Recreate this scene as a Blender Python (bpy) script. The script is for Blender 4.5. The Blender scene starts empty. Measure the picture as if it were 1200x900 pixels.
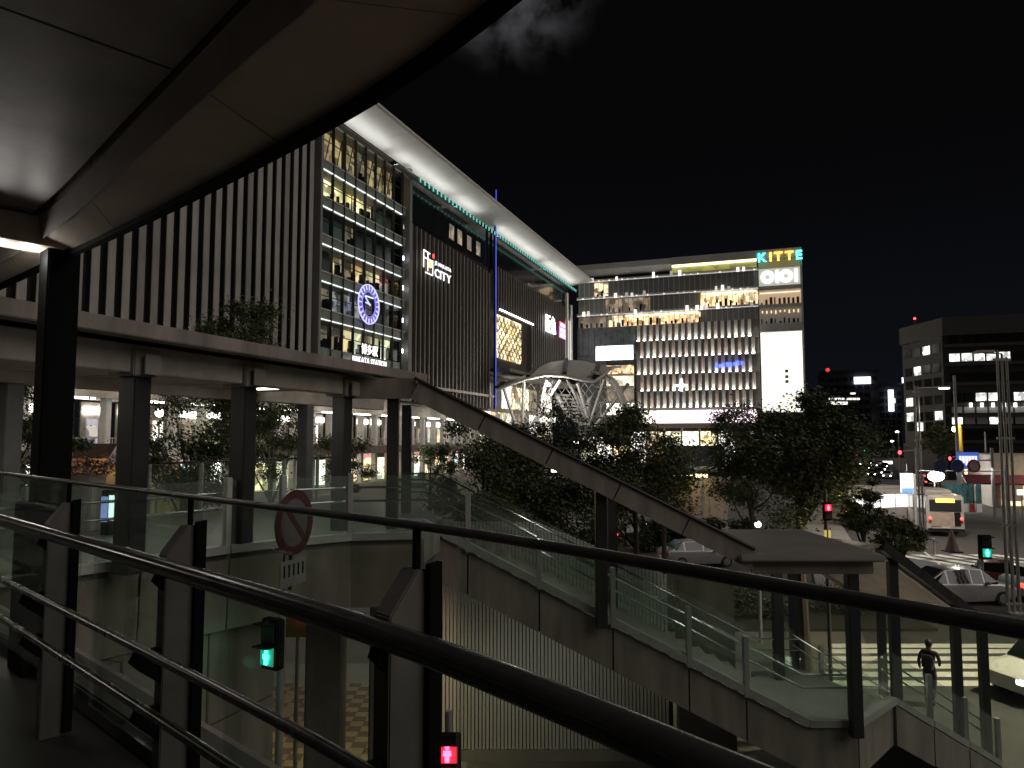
import bpy, bmesh, math, random
from mathutils import Vector, Matrix, noise as mnoise
random.seed(7)
sc = bpy.context.scene
C = sc.collection
# ------------------------------------------------------------------ camera
F = 873.0; P = math.atan(65 / F); TH = math.radians(20.1); H = 7.2
cT, sT = math.cos(TH), math.sin(TH)
cam = bpy.data.cameras.new('camera'); co = bpy.data.objects.new('camera', cam); C.objects.link(co)
cam.sensor_width = 36; cam.lens = 36 * F / 1200; cam.clip_start = 0.02; cam.clip_end = 3000
co.location = (0, 0, H); co.rotation_euler = (math.pi / 2 + P, 0, 0)
sc.camera = co
# ------------------------------------------------------------------ night sky, faint city/moon light
w = bpy.data.worlds.new('World'); sc.world = w; w.use_nodes = True
nt = w.node_tree; nt.nodes.clear(); N = nt.nodes.new; L = nt.links.new
out = N('ShaderNodeOutputWorld'); bg = N('ShaderNodeBackground'); sky = N('ShaderNodeTexSky')
sky.sky_type = 'NISHITA'; sky.sun_disc = False
SUN_EL = math.radians(38); SUN_AZ = math.radians(118)      # clockwise from +Y
sky.sun_elevation = SUN_EL; sky.sun_rotation = SUN_AZ
tc = N('ShaderNodeTexCoord'); md = math.atan(480 / F) + P   # moon behind cloud just above the frame
dot = N('ShaderNodeVectorMath'); dot.operation = 'DOT_PRODUCT'
dot.inputs[1].default_value = (0.0, math.cos(md), math.sin(md)); L(tc.outputs['Generated'], dot.inputs[0])
mr = N('ShaderNodeMapRange'); mr.inputs['From Min'].default_value = math.cos(math.radians(7.2)); mr.inputs['From Max'].default_value = 1.0
L(dot.outputs['Value'], mr.inputs['Value'])
pw = N('ShaderNodeMath'); pw.operation = 'POWER'; pw.inputs[1].default_value = 2.4; L(mr.outputs['Result'], pw.inputs[0])
cl = N('ShaderNodeTexNoise'); cl.inputs['Scale'].default_value = 22; cl.inputs['Detail'].default_value = 5; cl.inputs['Distortion'].default_value = .15
L(tc.outputs['Generated'], cl.inputs['Vector'])
cr = N('ShaderNodeMapRange'); cr.inputs['From Min'].default_value = .36; cr.inputs['From Max'].default_value = .68; L(cl.outputs['Fac'], cr.inputs['Value'])
mu = N('ShaderNodeMath'); mu.operation = 'MULTIPLY'; L(pw.outputs[0], mu.inputs[0]); L(cr.outputs[0], mu.inputs[1])
gl = N('ShaderNodeMix'); gl.data_type = 'RGBA'; gl.inputs['A'].default_value = (.0020, .0020, .0023, 1); gl.inputs['B'].default_value = (.105, .105, .112, 1)
L(mu.outputs[0], gl.inputs['Factor'])
sx = N('ShaderNodeSeparateXYZ'); L(tc.outputs['Generated'], sx.inputs[0])
hg = N('ShaderNodeMapRange'); hg.inputs['From Min'].default_value = 0.0; hg.inputs['From Max'].default_value = .42; hg.interpolation_type = 'SMOOTHSTEP'; L(sx.outputs['Z'], hg.inputs['Value'])
hz_ = N('ShaderNodeMix'); hz_.data_type = 'RGBA'; hz_.inputs['A'].default_value = (.0042, .0046, .0068, 1); hz_.inputs['B'].default_value = (.0016, .0016, .0018, 1)
L(hg.outputs[0], hz_.inputs['Factor']); L(hz_.outputs['Result'], gl.inputs['A'])
sk = N('ShaderNodeMix'); sk.data_type = 'RGBA'; sk.blend_type = 'ADD'; sk.inputs['Factor'].default_value = 0.00004
L(gl.outputs['Result'], sk.inputs['A']); L(sky.outputs['Color'], sk.inputs['B'])
L(sk.outputs['Result'], bg.inputs['Color']); L(bg.outputs[0], out.inputs['Surface'])
sd = bpy.data.lights.new('sun', 'SUN'); so = bpy.data.objects.new('sun', sd); C.objects.link(so)
sd.energy = 0.85; sd.angle = math.radians(50); sd.color = (1.0, .93, .85)
sdir = Vector((math.sin(SUN_AZ) * math.cos(SUN_EL), math.cos(SUN_AZ) * math.cos(SUN_EL), math.sin(SUN_EL)))
so.rotation_euler = (-sdir).to_track_quat('-Z', 'Y').to_euler(); so.location = (20, -20, 60)
vs = sc.view_settings; vs.view_transform = 'Standard'; vs.look = 'None'; vs.exposure = 0; vs.gamma = 1; vs.use_curve_mapping = False
sc.cycles.use_denoising = True; sc.cycles.max_bounces = 6; sc.cycles.transparent_max_bounces = 16
sc.cycles.sample_clamp_indirect = 3.0; sc.cycles.caustics_reflective = False; sc.cycles.caustics_refractive = False
# ------------------------------------------------------------------ photo pixel -> place helpers
def ray(x, y):
    u = (x - 600) / F; v = (450 - y) / F
    return (u, math.cos(P) - v * math.sin(P), math.sin(P) + v * math.cos(P))
def toS(X, Y): return (X * cT - Y * sT, X * sT + Y * cT)     # a: away from station wall, b: along it
def toW(a, b): return (a * cT + b * sT, -a * sT + b * cT)
def st(x, y, a=-62):                                         # on a wall parallel to the station front -> (b, z)
    r = ray(x, y); ra, rb = toS(r[0], r[1]); t = a / ra; return (rb * t, H + r[2] * t)
def ki(x, y, b):                                             # on a wall square to it -> (a, z)
    r = ray(x, y); ra, rb = toS(r[0], r[1]); t = b / rb; return (ra * t, H + r[2] * t)
def onz(x, y, z):
    r = ray(x, y); t = (z - H) / r[2]; return (r[0] * t, r[1] * t)
def onY(x, y, Y):
    r = ray(x, y); t = Y / r[1]; return (r[0] * t, H + r[2] * t)
# ------------------------------------------------------------------ materials
MATS = {}
def M(name, col, rough=.6, metal=0., var=.18, scale=3., bump=0., stretch=(1, 1, 1), spec=.5):
    if name in MATS: return MATS[name]
    m = bpy.data.materials.new(name); m.use_nodes = True; t = m.node_tree; b = t.nodes['Principled BSDF']
    b.inputs['Roughness'].default_value = rough; b.inputs['Metallic'].default_value = metal
    b.inputs['Specular IOR Level'].default_value = spec
    tcn = t.nodes.new('ShaderNodeTexCoord'); mp = t.nodes.new('ShaderNodeMapping'); mp.inputs['Scale'].default_value = stretch
    nz = t.nodes.new('ShaderNodeTexNoise'); nz.inputs['Scale'].default_value = scale; nz.inputs['Detail'].default_value = 6; nz.inputs['Roughness'].default_value = .62
    t.links.new(tcn.outputs['Object'], mp.inputs['Vector']); t.links.new(mp.outputs[0], nz.inputs['Vector'])
    mx = t.nodes.new('ShaderNodeMix'); mx.data_type = 'RGBA'
    mx.inputs['A'].default_value = tuple(max(0, c * (1 - var)) for c in col) + (1,)
    mx.inputs['B'].default_value = tuple(min(1, c * (1 + var)) for c in col) + (1,)
    rm = t.nodes.new('ShaderNodeMapRange'); rm.inputs['From Min'].default_value = .3; rm.inputs['From Max'].default_value = .7
    t.links.new(nz.outputs['Fac'], rm.inputs['Value']); t.links.new(rm.outputs[0], mx.inputs['Factor'])
    t.links.new(mx.outputs['Result'], b.inputs['Base Color'])
    rr = t.nodes.new('ShaderNodeMapRange'); rr.inputs['To Min'].default_value = max(0.03, rough - .1); rr.inputs['To Max'].default_value = min(1, rough + .1)
    t.links.new(nz.outputs['Fac'], rr.inputs['Value']); t.links.new(rr.outputs[0], b.inputs['Roughness'])
    if bump:
        bp = t.nodes.new('ShaderNodeBump'); bp.inputs['Strength'].default_value = bump; bp.inputs['Distance'].default_value = .02
        t.links.new(nz.outputs['Fac'], bp.inputs['Height']); t.links.new(bp.outputs[0], b.inputs['Normal'])
    MATS[name] = m; return m
def E(name, col, s, col2=None, scale=1., s2=None, stretch=(1, 1, 1)):
    """something that gives off light; with col2 its light is patchy like a shop interior"""
    if name in MATS: return MATS[name]
    m = bpy.data.materials.new(name); m.use_nodes = True; t = m.node_tree; b = t.nodes['Principled BSDF']
    b.inputs['Base Color'].default_value = (.3, .3, .3, 1)
    b.inputs['Emission Color'].default_value = tuple(col) + (1,); b.inputs['Emission Strength'].default_value = s
    if col2:
        tcn = t.nodes.new('ShaderNodeTexCoord'); mp = t.nodes.new('ShaderNodeMapping'); mp.inputs['Scale'].default_value = stretch
        vo = t.nodes.new('ShaderNodeTexVoronoi'); vo.distance = 'CHEBYCHEV'; vo.inputs['Scale'].default_value = scale
        nz = t.nodes.new('ShaderNodeTexNoise'); nz.inputs['Scale'].default_value = scale * .6; nz.inputs['Detail'].default_value = 4
        t.links.new(tcn.outputs['Object'], mp.inputs['Vector']); t.links.new(mp.outputs[0], vo.inputs['Vector']); t.links.new(mp.outputs[0], nz.inputs['Vector'])
        mx = t.nodes.new('ShaderNodeMix'); mx.data_type = 'RGBA'; mx.inputs['A'].default_value = tuple(col) + (1,); mx.inputs['B'].default_value = tuple(col2) + (1,)
        sp = t.nodes.new('ShaderNodeSeparateColor'); t.links.new(vo.outputs['Color'], sp.inputs[0])
        t.links.new(sp.outputs[0], mx.inputs['Factor']); t.links.new(mx.outputs['Result'], b.inputs['Emission Color'])
        ad = t.nodes.new('ShaderNodeMath'); ad.operation = 'MULTIPLY'; t.links.new(sp.outputs[1], ad.inputs[0]); t.links.new(nz.outputs['Fac'], ad.inputs[1])
        rm = t.nodes.new('ShaderNodeMapRange'); rm.inputs['From Min'].default_value = .08; rm.inputs['From Max'].default_value = .42
        rm.inputs['To Min'].default_value = s2 if s2 is not None else s * .15; rm.inputs['To Max'].default_value = s
        t.links.new(ad.outputs[0], rm.inputs['Value']); t.links.new(rm.outputs[0], b.inputs['Emission Strength'])
    MATS[name] = m; return m
def GLASS(name, tint=(.86, .95, .9), refl=.75, haze=0.0, ior=1.5):
    if name in MATS: return MATS[name]
    m = bpy.data.materials.new(name); m.use_nodes = True; t = m.node_tree; t.nodes.clear(); n = t.nodes.new; l = t.links.new
    o = n('ShaderNodeOutputMaterial'); tr = n('ShaderNodeBsdfTransparent'); g = n('ShaderNodeBsdfGlossy'); fr = n('ShaderNodeLayerWeight'); fr.inputs['Blend'].default_value = .5; mx = n('ShaderNodeMixShader')
    tr.inputs['Color'].default_value = tuple(tint) + (1,); g.inputs['Roughness'].default_value = .03; g.inputs['Color'].default_value = (refl, refl, refl, 1)
    pw_ = n('ShaderNodeMath'); pw_.operation = 'POWER'; pw_.inputs[1].default_value = 5.; l(fr.outputs['Facing'], pw_.inputs[0])
    ma = n('ShaderNodeMath'); ma.operation = 'MULTIPLY_ADD'; ma.inputs[1].default_value = .55; ma.inputs[2].default_value = .06; l(pw_.outputs[0], ma.inputs[0])
    if haze:
        d = n('ShaderNodeBsdfDiffuse'); d.inputs['Color'].default_value = (.55, .6, .55, 1); m2 = n('ShaderNodeMixShader')
        tcn = n('ShaderNodeTexCoord'); nz = n('ShaderNodeTexNoise'); nz.inputs['Scale'].default_value = 1.6; nz.inputs['Detail'].default_value = 5
        l(tcn.outputs['Object'], nz.inputs['Vector']); mr_ = n('ShaderNodeMapRange'); mr_.inputs['From Min'].default_value = .35; mr_.inputs['From Max'].default_value = .7
        mr_.inputs['To Min'].default_value = haze * .5; mr_.inputs['To Max'].default_value = haze * 1.5
        l(nz.outputs['Fac'], mr_.inputs['Value']); l(mr_.outputs[0], m2.inputs['Fac']); l(tr.outputs[0], m2.inputs[1]); l(d.outputs[0], m2.inputs[2])
        l(m2.outputs[0], mx.inputs[1])
    else: l(tr.outputs[0], mx.inputs[1])
    l(ma.outputs[0], mx.inputs['Fac']); l(g.outputs[0], mx.inputs[2]); l(mx.outputs[0], o.inputs['Surface'])
    MATS[name] = m; return m
# ------------------------------------------------------------------ mesh builder
class MB:
    def __init__(s): s.v = []; s.f = []
    def add(s, vs_, fs_):
        o = len(s.v); s.v += [tuple(q) for q in vs_]; s.f += [tuple(o + i for i in f) for f in fs_]; return s
    def box(s, x0, y0, z0, x1, y1, z1):
        x0, x1 = sorted((x0, x1)); y0, y1 = sorted((y0, y1)); z0, z1 = sorted((z0, z1))
        return s.add([(x0, y0, z0), (x1, y0, z0), (x1, y1, z0), (x0, y1, z0), (x0, y0, z1), (x1, y0, z1), (x1, y1, z1), (x0, y1, z1)],
                     [(3, 2, 1, 0), (4, 5, 6, 7), (0, 1, 5, 4), (1, 2, 6, 5), (2, 3, 7, 6), (3, 0, 4, 7)])
    def beam(s, p, q, wd, ht, up=(0, 0, 1)):
        """box bar from p to q, wd across, ht along up"""
        p = Vector(p); q = Vector(q); d = (q - p).normalized(); u = Vector(up); sd_ = d.cross(u).normalized(); u = sd_.cross(d).normalized()
        a, b = sd_ * wd / 2, u * ht / 2
        return s.add([p - a - b, p + a - b, p + a + b, p - a + b, q - a - b, q + a - b, q + a + b, q - a + b],
                     [(3, 2, 1, 0), (4, 5, 6, 7), (0, 1, 5, 4), (1, 2, 6, 5), (2, 3, 7, 6), (3, 0, 4, 7)])
    def prism(s, pts, vec):
        n = len(pts); vec = Vector(vec); a = [Vector(p) for p in pts]; b = [p + vec for p in a]
        return s.add(a + b, [tuple(range(n))[::-1], tuple(range(n, 2 * n))] + [(i, (i + 1) % n, n + (i + 1) % n, n + i) for i in range(n)])
    def tube(s, pts, r, n=8, cap=True):
        pts = [Vector(p) for p in pts]; rs = r if isinstance(r, (list, tuple)) else [r] * len(pts); rings = []
        for i, p in enumerate(pts):
            d = (pts[min(i + 1, len(pts) - 1)] - pts[max(i - 1, 0)]).normalized()
            u = Vector((0, 0, 1)) if abs(d.z) < .9 else Vector((1, 0, 0)); a = d.cross(u).normalized(); b = a.cross(d)
            rings.append([p + a * math.cos(2 * math.pi * k / n) * rs[i] + b * math.sin(2 * math.pi * k / n) * rs[i] for k in range(n)])
        fs_ = []
        for i in range(len(pts) - 1):
            for k in range(n): fs_.append((i * n + k, i * n + (k + 1) % n, (i + 1) * n + (k + 1) % n, (i + 1) * n + k))
        if cap: fs_ += [tuple(range(n))[::-1], tuple((len(pts) - 1) * n + k for k in range(n))]
        return s.add([q for r_ in rings for q in r_], fs_)
    def sweep(s, path, sec, closed=True):
        """path: list of ((x,y),(nx,ny)); sec: list of (n,z)"""
        k = len(sec); vv = []
        for (x, y), (nx, ny) in path: vv += [(x + nx * n_, y + ny * n_, z) for n_, z in sec]
        fs_ = []
        for i in range(len(path) - 1):
            for j in range(k if closed else k - 1):
                fs_.append((i * k + j, i * k + (j + 1) % k, (i + 1) * k + (j + 1) % k, (i + 1) * k + j))
        if closed: fs_ += [tuple(range(k))[::-1], tuple((len(path) - 1) * k + j for j in range(k))]
        return s.add(vv, fs_)
    def disc(s, c, ax, r, th, n=20, r2=None):
        c = Vector(c); ax = Vector(ax).normalized(); u = Vector((0, 0, 1)) if abs(ax.z) < .9 else Vector((1, 0, 0)); a = ax.cross(u).normalized(); b = a.cross(ax)
        r2 = r if r2 is None else r2
        A = [c - ax * th / 2 + (a * math.cos(2 * math.pi * k / n) + b * math.sin(2 * math.pi * k / n)) * r for k in range(n)]
        B = [c + ax * th / 2 + (a * math.cos(2 * math.pi * k / n) + b * math.sin(2 * math.pi * k / n)) * r2 for k in range(n)]
        return s.add(A + B, [tuple(range(n))[::-1], tuple(range(n, 2 * n))] + [(k, (k + 1) % n, n + (k + 1) % n, n + k) for k in range(n)])
    def ring(s, c, ax, r0, r1, th, n=28):
        c = Vector(c); ax = Vector(ax).normalized(); u = Vector((0, 0, 1)) if abs(ax.z) < .9 else Vector((1, 0, 0)); a = ax.cross(u).normalized(); b = a.cross(ax); vv = []
        for r, z in ((r0, -1), (r1, -1), (r1, 1), (r0, 1)):
            vv += [c + ax * z * th / 2 + (a * math.cos(2 * math.pi * k / n) + b * math.sin(2 * math.pi * k / n)) * r for k in range(n)]
        return s.add(vv, [(i * n + k, ((i + 1) % 4) * n + k, ((i + 1) % 4) * n + (k + 1) % n, i * n + (k + 1) % n) for i in range(4) for k in range(n)])
    def ball(s, c, r, n=10, m=6, sc_=(1, 1, 1)):
        vv = [(c[0], c[1], c[2] + r * sc_[2])]; 
        for i in range(1, m):
            for k in range(n):
                t_ = math.pi * i / m; p_ = 2 * math.pi * k / n
                vv.append((c[0] + r * sc_[0] * math.sin(t_) * math.cos(p_), c[1] + r * sc_[1] * math.sin(t_) * math.sin(p_), c[2] + r * sc_[2] * math.cos(t_)))
        vv.append((c[0], c[1], c[2] - r * sc_[2])); fs_ = [(0, 1 + k, 1 + (k + 1) % n) for k in range(n)]
        for i in range(m - 2):
            for k in range(n): fs_.append((1 + i * n + k, 1 + (i + 1) * n + k, 1 + (i + 1) * n + (k + 1) % n, 1 + i * n + (k + 1) % n))
        q = len(vv) - 1; fs_ += [(q, 1 + (m - 2) * n + (k + 1) % n, 1 + (m - 2) * n + k) for k in range(n)]
        return s.add(vv, fs_)
    def mesh(s, name, mat, base=(0, 0, 0), bevel=0, smooth=False, seg=2):
        me = bpy.data.meshes.new(name); me.from_pydata([(x - base[0], y - base[1], z - base[2]) for x, y, z in s.v], [], s.f)
        bm = bmesh.new(); bm.from_mesh(me)
        if bevel: bmesh.ops.bevel(bm, geom=[e for e in bm.edges if len(e.link_faces) == 2 and e.calc_face_angle(0) > .5], offset=bevel, segments=seg, affect='EDGES', clamp_overlap=True)
        bmesh.ops.recalc_face_normals(bm, faces=bm.faces); bm.to_mesh(me); bm.free()
        if smooth:
            for p_ in me.polygons: p_.use_smooth = True
            me.set_sharp_from_angle(angle=math.radians(38))
        me.materials.append(mat); return me
    def build(s, name, mat, parent=None, bevel=0, smooth=False, label=None, kind=None, at=None):
        base = BASE.get(parent.name, (0, 0, 0)) if parent else (at or (0, 0, 0))
        o = bpy.data.objects.new(name, s.mesh(name, mat, base, bevel, smooth)); C.objects.link(o)
        if parent: o.parent = parent
        elif at: o.location = at
        if label: o['label'] = label
        if kind: o['kind'] = kind
        return o
BASE = {}
def thing(name, label, cat, base=(0, 0, 0), frame='W', group=None, rot=0.0):
    """Empty at a thing's base; parts are given in the frame's own coordinates (W: world, S: station axes, L: local)"""
    o = bpy.data.objects.new(name, None); C.objects.link(o); o.empty_display_size = .3
    if frame == 'S':
        x, y = toW(base[0], base[1]); o.location = (x, y, base[2]); o.rotation_euler = (0, 0, -TH); BASE[o.name] = base
    elif frame == 'L': o.location = base; o.rotation_euler = (0, 0, rot); BASE[o.name] = (0, 0, 0)
    else: o.location = base; BASE[o.name] = base
    o['label'] = label; o['category'] = cat
    if group: o['group'] = group
    return o
def sub(o, parent):            # make o a sub-part of parent (both built in the same thing's coordinates)
    o.parent = parent; return o
def tag(o, label, cat, group=None):
    o['label'] = label; o['category'] = cat
    if group: o['group'] = group
    return o
def inst(name, me, parent, loc, rot=(0, 0, 0), scale=(1, 1, 1)):
    o = bpy.data.objects.new(name, me); C.objects.link(o); b = BASE.get(parent.name, (0, 0, 0)) if parent else (0, 0, 0)
    o.location = (loc[0] - b[0], loc[1] - b[1], loc[2] - b[2]); o.rotation_euler = rot; o.scale = scale; o.parent = parent; return o
def copy_tree(o, parent=None):
    c = o.copy(); C.objects.link(c); c.parent = parent
    if o.name in BASE: BASE[c.name] = BASE[o.name]
    for ch in list(o.children): copy_tree(ch, c)
    return c
def structure(o): o['kind'] = 'structure'; return o
def lamp(parent, kind, loc, power, col=(1, .9, .75), size=.15, aim=None, spot=None, sy=None):
    d = bpy.data.lights.new('lamp_light', kind); d.energy = power; d.color = col
    if kind == 'AREA':
        d.size = size
        if sy: d.shape = 'RECTANGLE'; d.size_y = sy
    else: d.shadow_soft_size = size
    if spot: d.spot_size = spot; d.spot_blend = .6
    o = bpy.data.objects.new('lamp_light', d); C.objects.link(o); b = BASE.get(parent.name, (0, 0, 0)); o.parent = parent
    o.location = (loc[0] - b[0], loc[1] - b[1], loc[2] - b[2])
    if aim is not None: o.rotation_euler = Vector(aim).to_track_quat('-Z', 'Y').to_euler()
    return o
def text_mesh(s_, size, mat, depth=.05, bold=0.0):
    """-> mesh in x/y plane (x right, y up) and its width"""
    cu = bpy.data.curves.new('t', 'FONT'); cu.body = s_; cu.size = size; cu.extrude = depth; cu.offset = bold; cu.resolution_u = 3
    o = bpy.data.objects.new('t', cu); C.objects.link(o); bpy.context.view_layer.update()
    dg = bpy.context.evaluated_depsgraph_get(); me = bpy.data.meshes.new_from_object(o.evaluated_get(dg)); wd = o.dimensions.x
    xs = [v.co.x for v in me.vertices] or [0]; x0 = min(xs)
    me.transform(Matrix.Translation((-x0, 0, 0))); bpy.data.objects.remove(o); bpy.data.curves.remove(cu)
    me.materials.clear(); me.materials.append(mat); return me, wd
def write(thing_, s_, size, mat, org, xdir, stretch=1., depth=.05, bold=0., gap=.12, name='letter', mats=None):
    """one mesh per letter, starting at org, running along xdir ('a' or 'b' or a vector), upright"""
    xd = Vector({'a': (1, 0, 0), 'b': (0, 1, 0)}.get(xdir, xdir)) if isinstance(xdir, str) else Vector(xdir)
    n_ = xd.cross(Vector((0, 0, 1))); x = 0
    for i, ch in enumerate(s_):
        if ch == ' ': x += size * .35 * stretch; continue
        me, wd = text_mesh(ch, size, mats[i] if mats else mat, depth, bold)
        R_ = Matrix((xd * stretch, Vector((0, 0, 1)), n_)).transposed().to_4x4(); me.transform(R_); me.name = name
        inst(name, me, thing_, tuple(Vector(org) + xd * x)); x += (wd + size * gap) * stretch
    return x
# ------------------------------------------------------------------ shared materials
m_asph = M('asphalt', (.065, .060, .055), .72, var=.3, scale=1.2, bump=.1)
m_pave = M('paving', (.16, .14, .12), .7, var=.25, scale=.8, bump=.1)
m_tile_a = M('tile_tan', (.34, .26, .16), .6, var=.2, scale=6); m_tile_b = M('tile_brown', (.13, .09, .06), .6, var=.2, scale=6)
m_paint = M('road_paint', (.72, .70, .62), .7, var=.2, scale=4)
m_conc = M('concrete', (.30, .28, .25), .8, var=.2, scale=1.5, bump=.1)
m_fin = M('fin_grey', (.26, .245, .228), .55, var=.24, scale=.9, stretch=(1, 1, .12))
m_fin_d = M('fin_brown', (.17, .15, .13), .5, var=.2, scale=.5, stretch=(1, 1, .12))
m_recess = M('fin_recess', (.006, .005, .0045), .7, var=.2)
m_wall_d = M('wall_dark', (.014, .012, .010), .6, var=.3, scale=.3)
m_wall_g = M('wall_grey', (.22, .22, .21), .6, var=.15, scale=.3)
m_span = M('spandrel_glass', (.21, .235, .215), .25, var=.2, scale=.5)
m_mull = M('mullion', (.045, .045, .045), .45, .3, scale=2)
m_white = M('white_panel', (.78, .77, .74), .5, var=.06, scale=.4)
m_steel_w = M('white_steel', (.62, .60, .56), .45, var=.12, scale=1)
m_dk = M('dark_steel', (.022, .021, .02), .42, .2, var=.3, scale=5)
m_col = M('charcoal_paint', (.024, .024, .025), .5, .1, var=.2, scale=3)
m_stain = M('stainless', (.42, .42, .43), .22, 1., var=.1, scale=9, stretch=(1, 1, .2))
m_clad = M('cladding_brown', (.25, .212, .185), .55, var=.32, scale=3.2, bump=.04, stretch=(1, 1, .18))
m_beige = M('beige_panel', (.155, .137, .104), .65, var=.34, scale=2.4, bump=.05, stretch=(1, 1, .2))
m_soffit = M('soffit_beige', (.42, .38, .32), .6, var=.24, scale=1.8)
m_post_l = M('post_light', (.38, .38, .355), .45, .2, var=.12, scale=4)
m_dglass = M('dark_glass', (.012, .014, .015), .08, var=.2, scale=.4, spec=.6)
g_rail = GLASS('rail_glass', (.90, .955, .925), .85, haze=.05)
g_win = GLASS('window_glass', (.8, .86, .84), .6)
e_white = E('light_white', (1, .97, .92), 6); e_cool = E('light_cool', (.85, .93, 1), 7); e_warm = E('light_warm', (1, .76, .42), 5)
e_red = E('lens_red', (1, .03, .05), 9); e_green = E('lens_green', (.02, 1, .55), 6); e_yel = E('light_yellow', (1, .75, .1), 4)
e_blue = E('light_blue', (.10, .12, 1), 2.2); e_teal = E('light_teal', (.10, .85, .72), .8); e_led = E('led_line', (.95, 1, .97), 1.25)
e_off = M('lens_off', (.03, .03, .03), .3)
def room(n, c, s, c2, sc_=.55, s2=None): return E('room_' + n, c, s, c2, sc_, s2)
r_gold = room('gold', (1, .68, .27), 2.6, (1, .88, .55), .7, .5); r_warm = room('warm', (1, .60, .27), 1.7, (1, .85, .6), .6, .15)
r_dim = room('dim', (1, .70, .42), .42, (.75, .6, .42), .6, .06); r_green = room('greenish', (.5, .6, .45), .05, (.3, .36, .3), .5, .008)
r_dark = room('unlit', (.35, .3, .28), .014, (.2, .2, .2), .4, .004); r_violet = room('violet', (.75, .7, 1), .55, (1, .9, .7), .9, .03)
r_post = room('posters', (1, .16, .14), 1.6, (.35, .8, .9), .5, .25); r_yel = room('yellow', (1, .86, .5), 1.7, (.95, .95, .75), .7, .6)
r_orange = room('orange', (1, .50, .18), 1.9, (1, .75, .45), .9, .35); r_white = room('white', (1, .97, .9), 3.2, (1, .92, .75), .8, 1.2)
# ------------------------------------------------------------------ ground
g = structure(MB().box(-900, -300, -1, 900, 1400, 0).build('ground', m_pave))
# asphalt: avenue along the station axis plus the cross street in front of the footbridge, 4 mm sheets
def sheet(name, pts, z, mat, th=.004, frame='S'):
    q = [(toW(*p) if frame == 'S' else p) for p in pts]
    return structure(MB().prism([(x, y, z - .02) for x, y in q], (0, 0, .02)).build(name, mat))
sheet('road', [(2.5, 26), (34, 26), (27, 70), (21, 160), (30, 250), (75, 700), (50, 700), (14, 250), (5, 160), (2.5, 90)], .006, m_asph)
sheet('cross_street', [(1, 14), (70, 14), (70, 25.99), (1, 25.99)], .0061, m_asph)
sheet('station_forecourt_road', [(-30, 34), (2.4, 34), (2.4, 120), (-30, 120)], .0055, m_asph)
def pave(name, pts, z=.14):
    q = [toW(*p) for p in pts]; return structure(MB().prism([(x, y, -.05) for x, y in q], (0, 0, z + .05)).build(name, m_conc, bevel=.02))
pave('pavement', [(34.1, 27), (60, 27), (60, 149), (21.2, 149), (27.2, 70)])
pave('bus_bay_island', [(1.2, 36), (4.2, 36), (4.2, 110), (1.2, 110)])
# zebra crossings and lane marks
zeb = thing('crosswalk', 'zebra crossing of wide white stripes on the asphalt beside the footbridge stair', 'crosswalk', (*onz(1075, 785, 0), .006))
for i, y in enumerate((757, 763.5, 772, 781, 790.5, 801)):
    xa, ya = onz(1000, y, .0); xb, yb = onz(1165, y, 0); MB().prism([(xa - .8, ya - .24, .008), (xb + 1, ya - .24, .008), (xb + 1, ya + .24, .008), (xa - .8, ya + .24, .008)], (0, 0, .004)).build('stripe', m_paint, zeb)
z2 = thing('crosswalk', 'zebra crossing of slanting white stripes across the avenue ahead of the white bus', 'crosswalk', (*onz(1140, 655, 0), .006))
for i in range(6):
    cx, cy = onz(1096 + i * 24, 658, 0); MB().prism([(cx + 1.0 - .33, cy - 2.6, .008), (cx + 1.0 + .33, cy - 2.6, .008), (cx - 1.0 + .33, cy + 2.6, .008), (cx - 1.0 - .33, cy + 2.6, .008)], (0, 0, .004)).build('stripe', m_paint, z2)
lm = MB().box(-.07, -2.5, 0, .07, 2.5, .004).mesh('lane_mark', m_paint)
lmt = thing('lane_line', 'dashed white lane line painted down the avenue', 'road marking', (*toW(8.2, 60), .0), 'W')
for k in range(14): x, y = toW(8.2, 52 + k * 10); inst('dash', lm, lmt, (x, y, .007), (0, 0, -TH))
# two-tone paving tiles seen between the rails, under the deck
pt = structure(bpy.data.objects.new('tiled_pavement', MB().box(-1, -1, -.02, 1, 1, .002).mesh('tiled_pavement', m_conc))); C.objects.link(pt)
tx0, ty0 = -6.9, 15.8; pt.location = (-4.6, 20, 0); pt.scale = (3.6, 4.6, 1)
tm = [MB().box(-.158, -.158, 0, .158, .158, .03).mesh('tile', q) for q in (m_tile_a, m_tile_b)]
for i in range(14):
    for j in range(21):
        o = bpy.data.objects.new('paving_tile', tm[0 if (i + j) % 2 == 0 or random.random() < .18 else 1]); C.objects.link(o); o.parent = pt
        o.matrix_parent_inverse = Matrix.LocRotScale(Vector((-4.6, 20, 0)), None, Vector((3.6, 4.6, 1))).inverted()
        o.location = (tx0 + .33 * i, ty0 + .33 * j, random.uniform(-.002, .002) + .002)
# ------------------------------------------------------------------ station building
SB = thing('station_building', 'huge grey station complex with vertical fins, a gridded glass front and glowing white eaves', 'building', (-62, 120, 0), 'S')
A0 = -62.0
bz = MB
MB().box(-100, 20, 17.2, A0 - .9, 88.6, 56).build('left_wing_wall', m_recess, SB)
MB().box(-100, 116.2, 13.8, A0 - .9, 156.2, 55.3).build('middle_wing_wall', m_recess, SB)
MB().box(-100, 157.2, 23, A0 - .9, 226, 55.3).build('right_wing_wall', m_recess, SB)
fin_l = [MB().box(-.14, -.46, 0, 0, .46, 37.2).mesh('fin', M('fin_grey_%d' % q, tuple(c_ * k_ for c_ in (.26, .245, .228)), .55, var=.26, scale=.7, stretch=(1, 1, .25)), bevel=.03, seg=1) for q, k_ in enumerate((.86, 1.0, 1.12))]
for k in range(27): inst('fin', random.choice(fin_l), SB, (A0, 40.0 + k * 1.81, 18.8))
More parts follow.
